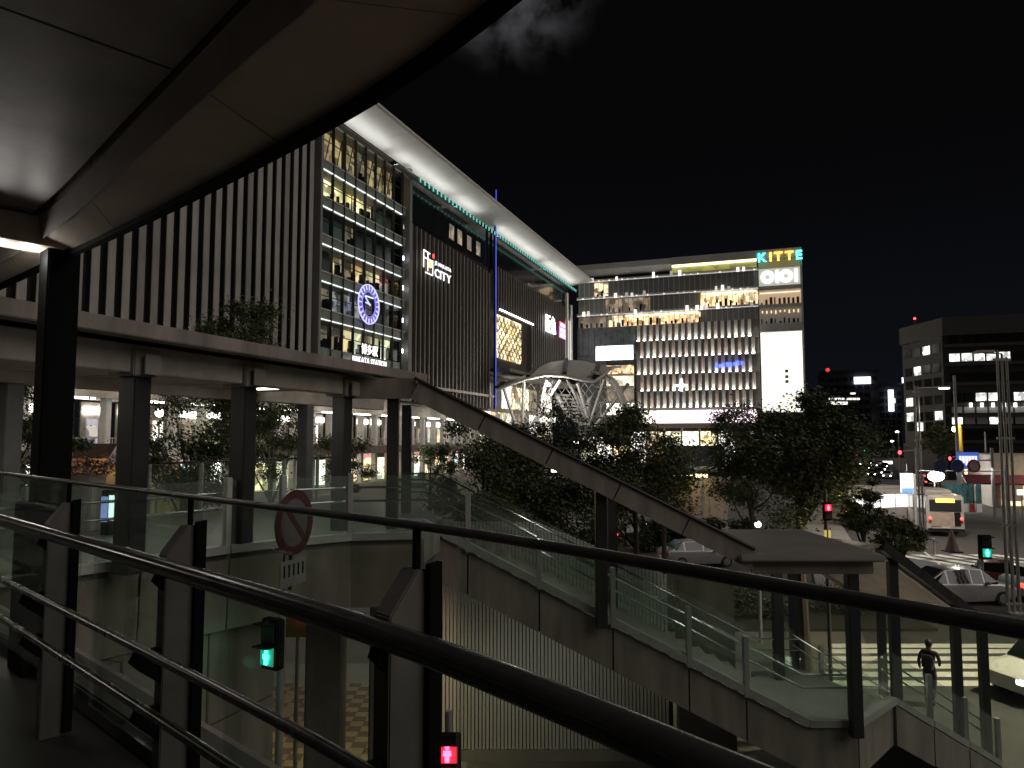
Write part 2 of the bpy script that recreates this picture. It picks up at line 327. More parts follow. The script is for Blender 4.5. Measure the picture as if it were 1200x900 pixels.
fin_s = MB().box(-.3, -.2, 0, 0, .2, 1).mesh('narrow_fin', m_fin_d)
for k in range(22): inst('narrow_fin', fin_s, SB, (A0, 117.4 + k * 1.78, 14.0), scale=(1, 1, 32.0 - 0.05 * k))
for k in range(36):
    b_ = 158.6 + k * 1.76; z0 = 37.0 if b_ < 184 else 23.5
    inst('narrow_fin', fin_s, SB, (A0, b_, z0), scale=(1, 1, 47.5 - z0))
MB().box(-62.95, 88.7, 17.0, -61.6, 89.25, 55.4).build('glass_front_frame', m_wall_g, SB, bevel=.04)
MB().box(-62.95, 115.2, 14.0, -61.4, 116.1, 55.4).build('glass_front_frame', m_wall_g, SB, bevel=.04)
# gridded glass front: storeys with rooms behind, spandrel bands, light lines, mullions, panes
BL, BR_ = 89.3, 113.6; NB = 8; bw = (BR_ - BL) / NB
leds = [46.4, 40.9, 35.35, 29.9, 24.4]
rows = [(48.2, 53.9), (42.7, 46.3), (37.2, 40.8), (31.7, 35.2), (26.2, 29.8), (20.6, 24.3)]
st_rows = ['ttttdttt', 'kGGGGWgk', 'kggdkgkk', 'WkWdOWWP', 'kdVVVdkk', 'kddWYdYY']
key = {'t': room('truss', (1, .66, .32), .9, (.7, .5, .3), .8, .15), 'x': r_dim, 'w': r_dim, 'd': r_dim, 'k': r_dark, 'G': r_gold, 'g': r_green, 'W': r_warm, 'O': r_orange, 'P': r_post, 'V': r_violet, 'Y': r_yel}
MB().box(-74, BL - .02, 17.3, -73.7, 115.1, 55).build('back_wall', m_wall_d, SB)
for r_, (z0, z1) in enumerate(rows):
    MB().box(-73.6, BL, z1 + .02, -62.35, 115, z1 + .35).build('floor_slab', m_wall_g, SB)
    for k in range(NB):
        b0 = BL + k * bw; rm_ = key[st_rows[r_][k]]
        depth = 64.3 + random.choice((0, .2, .5))
        ro = MB().box(-depth, b0 + .05, z0 + .1, -depth + .1, b0 + bw - .05, z1 - .05).build('room', rm_, SB)
        if rm_ in (r_gold, r_warm, r_orange, r_yel, r_dim):      # shelves, counters and people-high fittings in front of the lit wall
            for q in range(3):
                bb = b0 + .3 + random.random() * (bw - 1.1); hh = random.uniform(.7, 2.1)
                sub(MB().box(-depth + .5, bb, z0 + .1, -depth + .9, bb + random.uniform(.25, .9), z0 + .1 + hh).build('fitting', m_wall_d, SB), ro)
        MB().box(-62.32, b0 + .06, z0 + .02, -62.28, b0 + bw - .06, z1 - .02).build('pane', g_win, SB)
    if r_ == 0:
        for k in range(NB): # roof truss showing behind the top storey glass
            b0 = BL + k * bw; MB().beam((-63.6, b0, z0 + .2), (-63.6, b0 + bw / 2, z1 - .3), .11, .11).beam((-63.6, b0 + bw / 2, z1 - .3), (-63.6, b0 + bw, z0 + .2), .11, .11).build('truss', m_mull, SB)
    MB().box(-62.30, BL, (z0 + z1) / 2 - .06, -62.2, 114.6, (z0 + z1) / 2 + .06).build('transom', m_mull, SB)
for i, z in enumerate(leds):
    MB().box(-62.55, BL, z + .16, -62.10, 114.9, z + 1.72).build('spandrel', m_span, SB)
    MB().box(-62.12, BL, z + 1.5, -61.98, 114.9, z + 1.62).build('ledge', m_steel_w, SB)
    for k in range(NB): MB().box(-62.2, BL + k * bw + .14, z + .02, -61.96, BL + (k + 1) * bw - .14, z + .13).build('light_line', e_led, SB)
for k in range(NB): MB().box(-62.55, BL + k * bw + .08, 18.2, -62.1, BL + (k + 1) * bw - .08, 20.4).build('spandrel', m_span, SB)
MB().box(-62.7, BL, 17.3, -61.9, 115, 18.1).build('sill_band', m_wall_g, SB)
for k in range(NB + 1): MB().box(-62.35, BL + k * bw - .06, 17.8, -61.88, BL + k * bw + .06, 54.4).build('mullion', m_mull, SB)
for z in (44.5, 38.9, 33.6, 27.9, 22.5):      # small lights in the dark stairwell beside the grid
    MB().box(-62.3, 113.9, z - .3, -62.1, 114.5, z + .4).build('stair_light', e_cool if z < 40 else r_violet, SB)
# top band of dark glazing above the fins, with a few lit rooms behind
for s0, s1, lit in ((116.3, 156, (134, 138, 143, 148)), (157.4, 226, ())):
    k = s0
    while k < s1 - 1:
        MB().box(-62.7, k, 46.6, -62.5, min(k + 3.4, s1), 54.6).build('top_window', m_dglass, SB); k += 3.5
    for b_ in lit: MB().box(-62.49, b_, 47.6, -62.44, b_ + 2.2, 50.6).build('lit_room', r_dim, SB)
# eaves: deep white soffit lit from a gutter of uplights along its inner edge
for k in range(14):
    b0 = 84 + k * 10.2; MB().prism([(-62.9, b0, 55.9), (-56.0, b0, 56.8), (-56.0, b0, 57.15), (-62.9, b0, 56.9)], (0, 10.14, 0)).build('eaves_panel', m_white, SB)
MB().prism([(-55.98, 84, 56.7), (-55.6, 84, 56.9), (-55.6, 84, 57.2), (-55.98, 84, 57.3)], (0, 142.8, 0)).build('eaves_edge', m_steel_w, SB)
e_cove = E('cove_light', (1, 1, .95), 5.2)
for (b0, b1) in ((86, 107.5), (109.5, 132), (134, 145.5), (157.5, 190), (193, 224)):
    hs = MB().box(-61.6, b0, 53.7, -60.6, b1, 53.95).build('uplight_housing', m_wall_g, SB)
    sub(MB().add([(-61.5, b0, 53.97), (-60.7, b0, 53.97), (-60.7, b1, 53.97), (-61.5, b1, 53.97)], [(0, 1, 2, 3)]).build('uplight', e_cove, SB), hs)
ld = MB().box(0, -.18, -.38, .12, .18, .38).mesh('teal_light', e_teal)
for k in range(62): inst('teal_light', ld, SB, (-60.5, 117.3 + k * 1.74, 53.7))
# gold lattice screen, lit from behind, and the row of lights above it
gb0, gz1 = st(584, 368); gb1, gz0 = st(612, 427)
MB().box(-62.4, gb0, gz0, -62.3, gb1, gz1).build('gold_screen', r_gold, SB)
sl = MB().box(0, -.12, 0, .12, .12, 1.5).mesh('lattice_slat', M('lattice', (.25, .16, .07), .5))
for i in range(13):
    for j in range(9):
        inst('lattice_slat', sl, SB, (-62.25, gb0 + (i + .5) * (gb1 - gb0) / 13, gz0 + j * (gz1 - gz0) / 9.6), (.55 if (i + j) % 2 else -.55, 0, 0))
dl = MB().box(0, -.22, -.22, .2, .22, .22).mesh('dot_light', e_white)
for k in range(17): inst('dot_light', dl, SB, (-61.6, gb0 + k * 1.5, gz1 + 1.0))
for (b_, zz0, zz1) in ((217.0, 30, 52), (221.6, 28, 49)):     # white lit edge columns in the corner
    MB().box(-62, b_, zz0, -61.5, b_ + 1.6, zz1).build('corner_column', m_white, SB)
MB().box(-62.6, 219, 28.5, -62.2, 221.4, 44).build('lit_slot', E('slot', (1, .98, .88), 2.4), SB)
# underside and the lower storeys behind the footbridge
MB().box(-100, 20, 16.6, -61.4, 157, 17.1).build('overhang_soffit', m_soffit, SB)
for k in range(9):
    MB().box(-61.9, 52 + k * 7.1, 16.4, -61.3, 55.5 + k * 7.1, 16.58).build('soffit_light', e_warm, SB)
for k in range(30):                                          # storey at bridge level: bays of shop front
    b0 = 22 + k * 4.5
    MB().box(-66.5, b0 - .35, 0, -65.6, b0 + .35, 16.5).build('column', m_steel_w, SB, bevel=.05)
    kind_ = (r_dim, r_white, r_warm, r_dim, r_yel, r_violet, r_dim)[(k * 5) % 7]
    MB().box(-70.2, b0 + .4, 6.4, -70, b0 + 4.1, 11.2).build('shop_front', m_soffit, SB)
    wq = MB().box(-69.98, b0 + 1.0, 6.6, -69.9, b0 + 2.5, 9.4).build('doorway', kind_, SB)
    if k % 3 != 1:
        MB().box(-69.9, b0 + .6, 9.9, -69.7, b0 + 2.0, 10.7).build('sign_panel', e_white, SB); MB().box(-69.9, b0 + 2.3, 9.9, -69.7, b0 + 3.9, 10.7).build('sign_panel', e_white, SB)
    MB().box(-69.0, b0 + .2, .1, -68.8, b0 + 4.2, 4.3).build('shop_window', (r_white, r_warm, r_gold, r_yel, r_post, r_white)[k % 6], SB)
    MB().box(-68.8, b0 + .2, 4.0, -68.4, b0 + 4.2, 4.9).build('fascia_sign', (E('sign_pink', (1, .45, .4), .8), m_wall_g, E('sign_wh', (1, .95, .9), 2.5), m_wall_g)[k % 4], SB)
MB().box(-72, 20, 11.4, -65, 157, 16.4).build('upper_bulkhead', m_soffit, SB)
MB().box(-72, 20, 5.0, -62, 157, 6.2).build('walkway_edge', m_beige, SB)
hr = MB()
for k in range(136): hr.box(-62.25, 20.5 + k, 6.2, -62.18, 20.56 + k, 7.3)
hr.box(-62.3, 20, 7.3, -62.12, 157, 7.38).build('walkway_railing', m_steel_w, SB)
for k in range(16): MB().box(-63.6, 24 + k * 8.6, 11.1, -63.2, 28.5 + k * 8.6, 11.3).build('ceiling_light', e_white, SB)
# blue light mast between the two wings
bm_ = thing('light_mast', 'tall thin blue light strip rising between two finned walls of the station', 'light', (-61.2, 156.7, 14), 'S')
MB().box(-61.7, 156.4, 14, -61.3, 157.0, 64.9).build('mast', m_dk, bm_); MB().box(-61.29, 156.55, 14.2, -61.2, 156.85, 64.7).build('light_strip', E('mast_blue', (.05, .08, 1), .9), bm_)
# station clock: ring of blue light with bars for hours
cb, cz = st(428.5, 357); ck = thing('clock', 'large round station clock outlined in violet blue light on the glass front', 'clock', (-61.4, cb, cz), 'S')
e_clk = E('clock_violet', (.20, .17, 1), 1.2); e_clw = E('clock_white', (.55, .52, 1), 1.35)
MB().ring((-61.5, cb, cz), (1, 0, 0), 2.2, 3.0, .1, 40).build('dial_ring', E('clock_blue_dim', (.10, .09, .7), .22), ck)
MB().ring((-61.4, cb, cz), (1, 0, 0), 3.05, 3.2, .15, 40).build('outer_rim', e_clw, ck); MB().ring((-61.4, cb, cz), (1, 0, 0), 1.95, 2.1, .15, 40).build('inner_rim', e_clk, ck)
for k in range(20):
    t = 2 * math.pi * k / 20; d = Vector((0, math.sin(t), math.cos(t))); c0 = Vector((-61.35, cb, cz)); MB().beam(c0 + d * 2.25, c0 + d * 3.0,   .17, .12, up=(1, 0, 0)).build('dial_mark', e_clw, ck)
for t, l_ in ((math.radians(277), 1.2), (math.radians(308), 1.75)):
    d = Vector((0, math.sin(t), math.cos(t))); c0 = Vector((-61.3, cb, cz)); MB().beam(c0 - d * .3, c0 + d * l_, .22, .1, up=(1, 0, 0)).build('hand', e_clw, ck)
# signs on the station
e_sg = E('sign_white', (1, 1, 1), 1.7)
sg = thing('sign', 'white illuminated sign lettered JR HAKATA CITY with square emblem on the finned wall', 'sign', (-61.3, 120.4, 38), 'S')
b0, z1 = st(492, 293); b1, z0 = st(502.5, 322)
for p, q in (((b0, z0 + .6), (b0, z1)), ((b0, z1), (b0 + 2.6, z1 - .2)), ((b1, z1 - 1.2), (b1, z0 - .2)), ((b0 + .7, z0 - .2), (b1, z0 - .2)), ((b0, z1 - 1.35), (b0 + 3.4, z1 - 1.35)), ((b0 + 1.7, z1), (b0 + 1.7, z0 + .2))):
    MB().beam((-61.2, *p), (-61.2, *q), .12, .2, up=(0, p[1] - q[1] or 0.01, 1 if p[1] == q[1] else 0.3)).build('emblem_bar', e_sg, sg)
MB().disc((-61.15, b0 + 2.6, (z0 + z1) / 2 - .2), (1, 0, 0), .75, .1, 12).build('emblem_figure', E('emblem_yellow', (1, .75, .2), 2), sg)
MB().disc((-61.15, b1 + .2, z1 - .3), (1, 0, 0), .45, .1, 10).build('emblem_dot', E('emblem_red', (1, .05, .05), 1.6), sg)
write(sg, 'CITY', 2.3, e_sg, (-61.2, *st(505, 324.3)), 'b', stretch=1.36, bold=.03, gap=.1)
write(sg, 'JR HAKATA', .98, e_sg, (-61.2, *st(505, 310.0)), 'b', stretch=1.34, bold=.0, gap=.1)
s2 = thing('sign', 'white illuminated kanji sign 博多駅 over HAKATA STATION below the clock', 'sign', (-61.3, 101, 20), 'S')
write(s2, '博多駅', 1.75, e_sg, (-61.2, *st(418.5, 413.5)), 'b', stretch=.92, bold=.01, gap=.1)
write(s2, 'HAKATA STATION', 1.28, e_sg, (-61.2, *st(408, 423.5)), 'b', stretch=.84, bold=.01, gap=.12)
s3 = thing('sign', 'white illuminated kanji sign 阪急 high on the right finned wall', 'sign', (-61.3, 200, 39), 'S')
write(s3, '阪急', 5.2, E('sign_white_b', (1, .97, 1), 4), (-61.2, *st(636.5, 386)), 'b', stretch=.92, bold=.1, gap=.1)
s4 = thing('sign', 'small three line pink and white lit sign beside the kanji sign', 'sign', (-61.3, 208, 38), 'S')
for i, (yy, cc) in enumerate(((380, (1, .1, .25)), (386, (.75, .4, 1)), (392, (1, .45, .75)))):
    bb, zz = st(653, yy); bx = MB().box(-61.4, bb, zz - .8, -61.2, bb + 6.2, zz + .9).build('sign_box', E('s4_%d' % i, cc, 1.1), s4)
    for k in range(4): MB().box(-61.19, bb + .7 + k * 1.3, zz - .45, -61.12, bb + 1.4 + k * 1.3, zz + .5).build('glyph_block', e_sg, s4)
# ------------------------------------------------------------------ second building, square to the station front
KB = 226.3
KT = thing('shopping_building', 'bright shopping building with rows of uplit fins, lit terraces and a glowing white tower', 'building', (-28, KB, 0), 'S')
m_kg = M('terrace_grey', (.58, .57, .55), .55, var=.12, scale=.3)
kx = lambda x, y=400: ki(x, y, KB)[0]
kz = lambda x, y: ki(x, y, KB)[1]
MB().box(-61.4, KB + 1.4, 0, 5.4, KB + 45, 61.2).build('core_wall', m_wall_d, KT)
# roof band
MB().prism([(-61, KB, 58.6), (-61, KB + 8, 58.6), (-61, KB + 8, 62.0), (-61, KB - 1.2, 62.0), (-61, KB - 1.6, 60.2)], (30, 0, 0)).build('roof_band', m_kg, KT)
MB().box(-30.9, KB - 1.3, 59.8, 5.7, KB + 6, 62.1).build('roof_band', m_kg, KT)
MB().box(-30.9, KB - .2, 57.6, -6.6, KB + .4, 59.7).build('lit_recess', E('recess_olive', (.75, .70, .12), .42, (.5, .5, .1), .3, .15), KT)
MB().box(-30.9, KB - .9, 59.2, -6.6, KB - .5, 59.75).build('recess_light', E('recess_line', (1, .85, .35), 3.5), KT)
# terrace storeys
levels = [(51.9, 56.6), (46.6, 51.2), (42.3, 45.9)]
lit = {(0, 0): r_warm, (0, 1): r_dark, (0, 2): r_dark, (0, 3): r_dark, (1, 0): r_dim, (1, 1): r_dim, (1, 2): r_dark, (1, 3): r_orange,
       (2, 0): r_dim, (2, 1): r_orange, (2, 2): r_orange, (2, 3): r_dark}
edges = [-60.8, -43.5, -36, -24, -6.4]
segs = {0: [(-60.8, -55.5, r_green), (-55.5, -51, r_warm), (-51, -6.4, r_dark)], 1: [(-60.8, -52, r_green), (-52, -38, r_dim), (-38, -23, r_dark), (-23, -6.4, r_orange)],
        2: [(-60.8, -51, r_dim), (-51, -46, r_warm), (-46, -37.5, r_orange), (-37.5, -23, r_orange), (-23, -6.4, r_dark)]}
sm_mull = MB().box(-.07, -.1, 0, .07, .1, 1).mesh('mullion', M('mullion_light', (.6, .6, .58), .4))
for i, (z0, z1) in enumerate(levels):
    for (a0, a1, mt) in segs[i]:
        MB().box(a0 + .03, KB + 1.2, z0, a1 - .03, KB + 1.35, z1 - .2).build('room', mt, KT)
        if mt in (r_orange, r_warm, r_dim):
            for q in range(int((a1 - a0) / 1.6)):
                aa = a0 + .4 + q * 1.6 + random.random(); MB().box(aa, KB + .7, z0, aa + random.uniform(.3, .9), KB + .9, z0 + random.uniform(.8, 2.4)).build('fitting', m_wall_d, KT)
            if mt is r_orange: MB().box(a0 + .6, KB + .3, z1 - .75, a1 - .6, KB + .6, z1 - .45).build('ceiling_light', E('lampline', (1, .82, .55), 5), KT)
    MB().box(-60.9, KB - .25, z1 - .1, -6.3, KB + 1.15, z1 + .75).build('terrace_band', m_kg, KT, bevel=.03)
    MB().box(-60.8, KB - .42, z1 - .02, -6.4, KB - .27, z1 + .10).build('band_light', E('band_line', (1, .97, .9), .75), KT)
    k = -60
    while k < -6.6: inst('mullion', sm_mull, KT, (k, KB - .1, z0), scale=(1, 1, z1 - z0 - .1)); k += 1.55
    k = -59
    lan = [E('lantern_%d' % q, (1, .96, .86), (1.5, .8, .35)[q]) for q in range(3)]
    while k < -7:
        big = random.random() < .2; q = random.choice((0, 0, 1, 2))
        if random.random() < .78 or big:
            MB().box(k, KB - .55, z1 + (.0 if not big else -.1), k + (random.uniform(.6, .9) if big else .34), KB - .3, z1 + (random.uniform(1.1, 1.7) if big else .3)).build('lantern', lan[q], KT)
        k += random.uniform(1.2, 2.3)
# uplit fins: five rows of tall boxes, a line of uplights under each row
FA0, FA1 = -42.2, -6.6; fz = [16.9, 21.95, 27.05, 32.15, 37.25]; fh = 4.95
MB().box(FA0 - .3, KB + 1.0, 16.2, FA1 + .2, KB + 1.38, 42.3).build('fin_back_wall', M('fin_back', (.20, .18, .17), .5, var=.1), KT)
mf_k = M('fin_pale', (.62, .61, .59), .5, var=.1); mf_k2 = M('fin_cream', (.80, .76, .68), .5, var=.05)
fin_m = [MB().prism([(-.46, -.35, 0), (.46, -.35, 0), (.46, .6, 0), (-.46, .6, 0)], (0, 0, fh)).mesh('panel_fin', q, bevel=.04, seg=1) for q in (mf_k, mf_k2, M('fin_rosy', (.62, .50, .46), .5, var=.06))]
upm = [MB().box(-.36, -.3, 0, .36, .12, .2).mesh('uplight', E('fin_uplight_%d' % q, (1, .95, .84), (5, 12, 24)[q])) for q in range(3)]
nf = 18; pit = (FA1 - FA0 - 1.2) / nf
for r_, z in enumerate(fz):
    MB().box(FA0 - .3, KB - 1.0, z - .30, FA1 + .1, KB + .98, z - .1).build('row_ledge', M('ledge_dark', (.2, .19, .18), .6), KT)
    lamp(KT, 'AREA', ((FA0 + FA1) / 2, KB - 1.5, z + .05), 330, (1, .96, .9), 35, aim=(0, .55, 1), sy=.2)
    for k in range(nf):
        a = FA0 + .7 + (k + .5 * (r_ % 2)) * pit; q = random.choice((0, 0, 1, 1, 2))
        inst('panel_fin', fin_m[1 if q == 2 else random.choice((0, 0, 1, 2))], KT, (a, KB + .1, z)); inst('uplight', upm[q], KT, (a, KB - .6, z - .08))
# left glazed bay with a lit sign box and rooms
k = -60.9
while k < FA0 - 1.2: MB().box(k, KB + .2, 33.4, k + 1.75, KB + .5, 42.1).build('glass_panel', M('blue_grey_glass', (.20, .235, .25), .28, var=.2, scale=.4), KT); k += 1.85
k = -60.9
while k < -53: MB().box(k, KB + .2, 8, k + 1.75, KB + .5, 33.2).build('glass_panel', MATS['blue_grey_glass'], KT); k += 1.85
bx0, bz1 = ki(698, 406, KB); bx1, bz0 = ki(742, 421, KB)
MB().box(bx0, KB + .1, bz0, bx1, KB + .45, bz1).build('lit_sign_box', E('signbox', (1, 1, .95), 3.2, (.8, .9, .95), .7, 1.6), KT)
for (y0, y1, mt) in ((428, 438, r_orange), (440, 452, r_yel), (455, 470, r_dim), (472, 486, r_white)):
    MB().box(bx0, KB + .6, kz(720, y1), bx1, KB + .8, kz(720, y0)).build('room', mt, KT)
    MB().box(bx0 - .2, KB - .1, kz(720, y1) - .7, bx1 + .2, KB + .5, kz(720, y1) - .1).build('terrace_band', m_kg, KT)
# white corner tower
TA0, TA1 = -6.2, 5.5
MB().box(TA0, KB - .35, 45.2, TA1, KB + 1.3, 46.2).build('tower_band', m_kg, KT); MB().box(TA0, KB - .35, 50.4, TA1, KB + 1.3, 51.6).build('tower_band', m_kg, KT); MB().box(TA0, KB - .35, 38.2, TA1, KB + 1.3, 40.6).build('tower_band', m_kg, KT)
MB().box(TA1 - .1, KB - .4, 15, TA1 + .25, KB + 2, 61.6).build('tower_edge', m_steel_w, KT)
MB().box(TA0, KB + 1.0, 46.3, TA1 - .2, KB + 1.3, 50.3).build('room', E('room_tan', (.85, .58, .36), .55), KT); MB().box(TA0, KB + 1.0, 40.7, TA1 - .2, KB + 1.3, 45.1).build('room', E('room_tan_dim', (.6, .5, .4), .16), KT)
for q in range(9):
    aa = TA0 + .5 + q * 1.22; MB().box(aa, KB + .6, 46.3, aa + random.uniform(.3, .8), KB + .8, 46.3 + random.uniform(.5, 2.2)).build('fitting', M('fitting_brown', (.12, .08, .05), .6), KT)
    MB().box(aa, KB + .6, 40.7, aa + random.uniform(.3, .7), KB + .8, 40.7 + random.uniform(.5, 1.6)).build('fitting', m_wall_d, KT); MB().box(aa + .2, KB + .5, 43.6 + random.uniform(-.3, .6), aa + .55, KB + .6, 44.5).build('pendant', E('pendant', (1, .72, .4), 1.3), KT)
MB().box(TA0 + .3, KB + .5, 49.6, TA1 - .5, KB + .7, 49.8).build('ceiling_light', E('ceil_tan', (1, .8, .55), 1.6), KT)
MB().box(TA0, KB + .9, 56.9, TA1 - .2, KB + 1.3, 59.7).build('sign_recess', E('recess_dark', (.3, .28, .05), .25), KT)
MB().box(TA0 + .2, KB + .2, 15.0, TA1 - .3, KB + .6, 38.1).build('light_wall', E('light_wall', (1, .98, .88), 1.5, (1, .95, .78), .11, .95, (1, 1, .35)), KT)
for a in (-3.2, -.2, 2.8): MB().box(a - .03, KB + .12, 15.1, a + .03, KB + .22, 38).build('panel_joint', M('joint_pale', (.7, .68, .6), .6), KT)
for zz in (26.8, 25.2, 23.8): MB().box(.4, KB + .1, zz - .5, 1.3, KB + .19, zz + .35).build('wall_mark', M('mark_grey', (.35, .34, .3), .6), KT)
# base: bright band and lit arcade
MB().box(-42, KB - .5, 12.1, -27.4, KB + .6, 15.9).build('light_band', E('band_cream', (1, .95, .80), 2.4), KT); MB().box(-27.2, KB - .5, 12.1, -7.5, KB + .6, 15.9).build('light_band', E('band_pink', (1, .80, .88), 2.6), KT)
MB().box(-44, KB - .9, 10.6, -4, KB + 1, 12.0).build('canopy_edge', M('pink_grey', (.45, .34, .36), .5), KT)
for k in range(12): MB().box(-60 + k * 5.2, KB + .6, .1, -55.4 + k * 5.2, KB + .9, 9.6).build('arcade_window', (r_yel, r_white, r_gold, r_white, r_warm)[k % 5], KT); MB().box(-60.4 + k * 5.2, KB - .6, 0, -59.9 + k * 5.2, KB + 1.2, 10.5).build('arcade_column', m_steel_w, KT)
# signs on it
sk_ = thing('sign', 'multicoloured illuminated KITTE letters at the top corner of the shopping building', 'sign', (0, KB - 1, 57), 'S')
cols = [(.1, .8, .85), (1, .62, .12), (1, .55, .10), (1, .5, .08), (.12, .85, .72)]
a_, z_ = ki(888.5, 308.6, KB)
write(sk_, 'KITTE', 3.6, None, (a_, KB - 1.7, z_), 'a', stretch=1.02, bold=.12, gap=.17, mats=[E('kitte_%d' % i, c_, 2.4) for i, c_ in enumerate(cols)])
so_ = thing('sign', 'glaring white illuminated OIOI sign under the coloured letters on the tower', 'sign', (0, KB - 1, 52), 'S')
MB().box(TA0 + .1, KB - .2, 51.7, TA1 - .3, KB + .2, 56.7).build('sign_panel', E('oioi_panel', (.80, .82, .66), .52), so_)
oz = 54.2
for i, a in enumerate((-3.7, -1.0, 1.35, 4.1)):
    if i % 2 == 0: MB().ring((a, KB - .5, oz), (0, 1, 0),   .8, 1.85, .3, 24).build('letter', E('oioi', (1, 1, 1), 2.2), so_)
    else: MB().box(a - .4, KB - .65, oz - 1.85, a + .4, KB - .35, oz + 1.85).build('letter', E('oioi', (1, 1, 1), 2.2), so_)
sb = thing('sign', 'small blue lit lettering across the uplit fins of the shopping building', 'sign', (-12, KB - 1, 29), 'S')
a0, z0 = ki(838.5, 431.5, KB)
for k in range(8): MB().box(a0 + k * 1.02, KB - .95, z0 + .1 * k, a0 + .72 + k * 1.02, KB - .8, z0 + 1.0 + .1 * k + (.3 if k % 3 == 0 else 0)).build('glyph_block', E('sign_blue', (.06, .12, 1), 2.5), sb)
sw = thing('sign', 'small white glowing emblem among the uplit fins near the arched canopy', 'sign', (-30, KB - 1, 23), 'S')
a0, z0 = ki(794, 459, KB); MB().ring((a0 + 1.3, KB - .9, z0 + 1.8), (0, 1, 0), .5, .9, .15, 16).build('emblem_ring', e_sg, sw); MB().box(a0 + .9, KB - 1, z0, a0 + 1.7, KB - .8, z0 + 3.8).build('emblem_bar', e_sg, sw); MB().box(a0 - .5, KB - 1, z0 + 1.4, a0 + 3.1, KB - .8, z0 + 2.1).build('emblem_bar', e_sg, sw)
m_arch = M('arch_steel', (.5, .48, .45), .5, var=.15, scale=.6)
# ------------------------------------------------------------------ arched plaza canopy with leaning columns
WY = 165.0
wx = lambda x, y, Y=WY: onY(x, y, Y)
AC = thing('arched_canopy', 'white wave shaped plaza canopy on leaning forked columns in front of the station', 'canopy', (wx(660, 520)[0], WY, 0))
front = [(583, 459), (600, 452), (618, 446), (638, 442), (660, 443), (682, 448), (694, 449), (704, 443), (713, 434)]
back = [(590, 451), (612, 444), (630, 434), (644, 427), (664, 424), (684, 425), (702, 430), (716, 432), (728, 431)]
shell_m = M('canopy_shell', (.36, .35, .33), .5, var=.12, scale=.3)
for i in range(len(front) - 1):
    q = [Vector((wx(*front[i])[0], WY - 4, wx(*front[i])[1])), Vector((wx(*front[i + 1])[0], WY - 4, wx(*front[i + 1])[1]))]
    Yb = WY + 16; sB = [wx(*back[i + 1], Yb), wx(*back[i], Yb)]
    q += [Vector((sB[0][0], Yb, sB[0][1])), Vector((sB[1][0], Yb, sB[1][1]))]
    MB().prism(q, (0, 0, .5)).build('roof_panel', shell_m, AC)
    if i % 2 == 0: MB().beam(q[0] + Vector((0, 0, .7)), q[3] + Vector((0, 0, .7)), .9, .5).build('roof_rib', m_dk, AC)
pth = [Vector((wx(*p)[0], WY - 4.2, wx(*p)[1])) for p in front]; MB().tube(pth, .28, 8).build('edge_tube', m_arch, AC, smooth=True)
# right-hand slatted shell curving down to the ground
arc = [(713, 434), (722, 436), (730, 443), (736, 453), (741, 466), (745, 480), (748, 497)]
for i in range(len(arc) - 1):
    for k in range(3):
        t = k / 3; ax = arc[i][0] + (arc[i + 1][0] - arc[i][0]) * t; ay = arc[i][1] + (arc[i + 1][1] - arc[i][1]) * t
        x_, z_ = wx(ax, ay, WY + 2); x2, z2_ = wx(ax - 20 + i * 1.2, ay + 2.5, WY - 3); MB().beam((x_, WY + 12, z_), (x2, WY - 3, z2_), .4, .55).build('slat', m_arch, AC)
rib = [Vector((wx(*p)[0], WY - 3, wx(*p)[1])) for p in ((708, 440), (716, 446), (722, 456), (727, 468), (732, 482), (736, 498))]
MB().tube(rib, [.3, .45, .6, .6, .5, .4], 8).build('curved_rib', m_arch, AC, smooth=True)
for arcp in (((646, 455), (654, 466), (661, 478), (670, 490), (682, 500)), ((668, 452), (676, 464), (683, 478), (690, 492), (694, 500)), ((700, 455), (690, 470), (688, 485), (692, 500))):
    MB().tube([Vector((wx(*p, WY + 3)[0], WY + 3, wx(*p, WY + 3)[1])) for p in arcp], [.3, .5, .6, .5, .3][:len(arcp)], 8).build('curved_rib', m_arch, AC, smooth=True)
for (u0, v0, u1, v1) in ((600, 455, 622, 500), (648, 446, 632, 492), (664, 445, 690, 498), (704, 446, 724, 498)):
    a_, za = wx(u0, v0, WY + 1.5); b_, zb = wx(u1, v1, WY + 1.5); MB().tube([(a_, WY + 1.5, za), (b_, WY + 2.5, max(zb, 0))], .13, 6).build('lattice_bar', m_arch, AC)
for i in range(9):
    x_, z_ = wx(652 + i * 4.2, 462 + i * 4.2, WY + 5); MB().beam((x_ - 2.5, WY + 5, z_), (x_ + 3.2, WY + 5.4, z_ - .3), .5, .5).build('slat', m_arch, AC)
for (x0, y0, x1, y1) in ((622, 500, 656, 446), (628, 500, 640, 446), (612, 495, 614, 448), (690, 500, 708, 443), (693, 500, 676, 450), (697, 500, 735, 450), (604, 498, 590, 455)):
    a_, za = wx(x0, y0); b_, zb = wx(x1, y1); MB().tube([(a_, WY, max(za, 0)), (b_, WY - 2, zb)], .36, 8).build('leaning_column', m_arch, AC, smooth=True)
for k in range(15):
    for dx in (-26, 26):
        u0 = 604 + k * 9; v0 = 447 + abs(k - 6) * .6; a_, za = wx(u0, v0, WY + 5); b_, zb = wx(min(max(u0 + dx, 590), 744), 499, WY + 5); MB().tube([(a_, WY + 5, za), ((a_ + b_) / 2, WY + 3.6, (za + zb) / 2 + 1.2), (b_, WY + 5, max(zb, .5))], .085, 5).build('lattice_bar', m_arch, AC)
a_, za = wx(632, 498, WY + 2); 
sa = thing('sign', 'small white lit name sign hanging under the arched plaza canopy', 'sign', (a_, WY + 2, za))
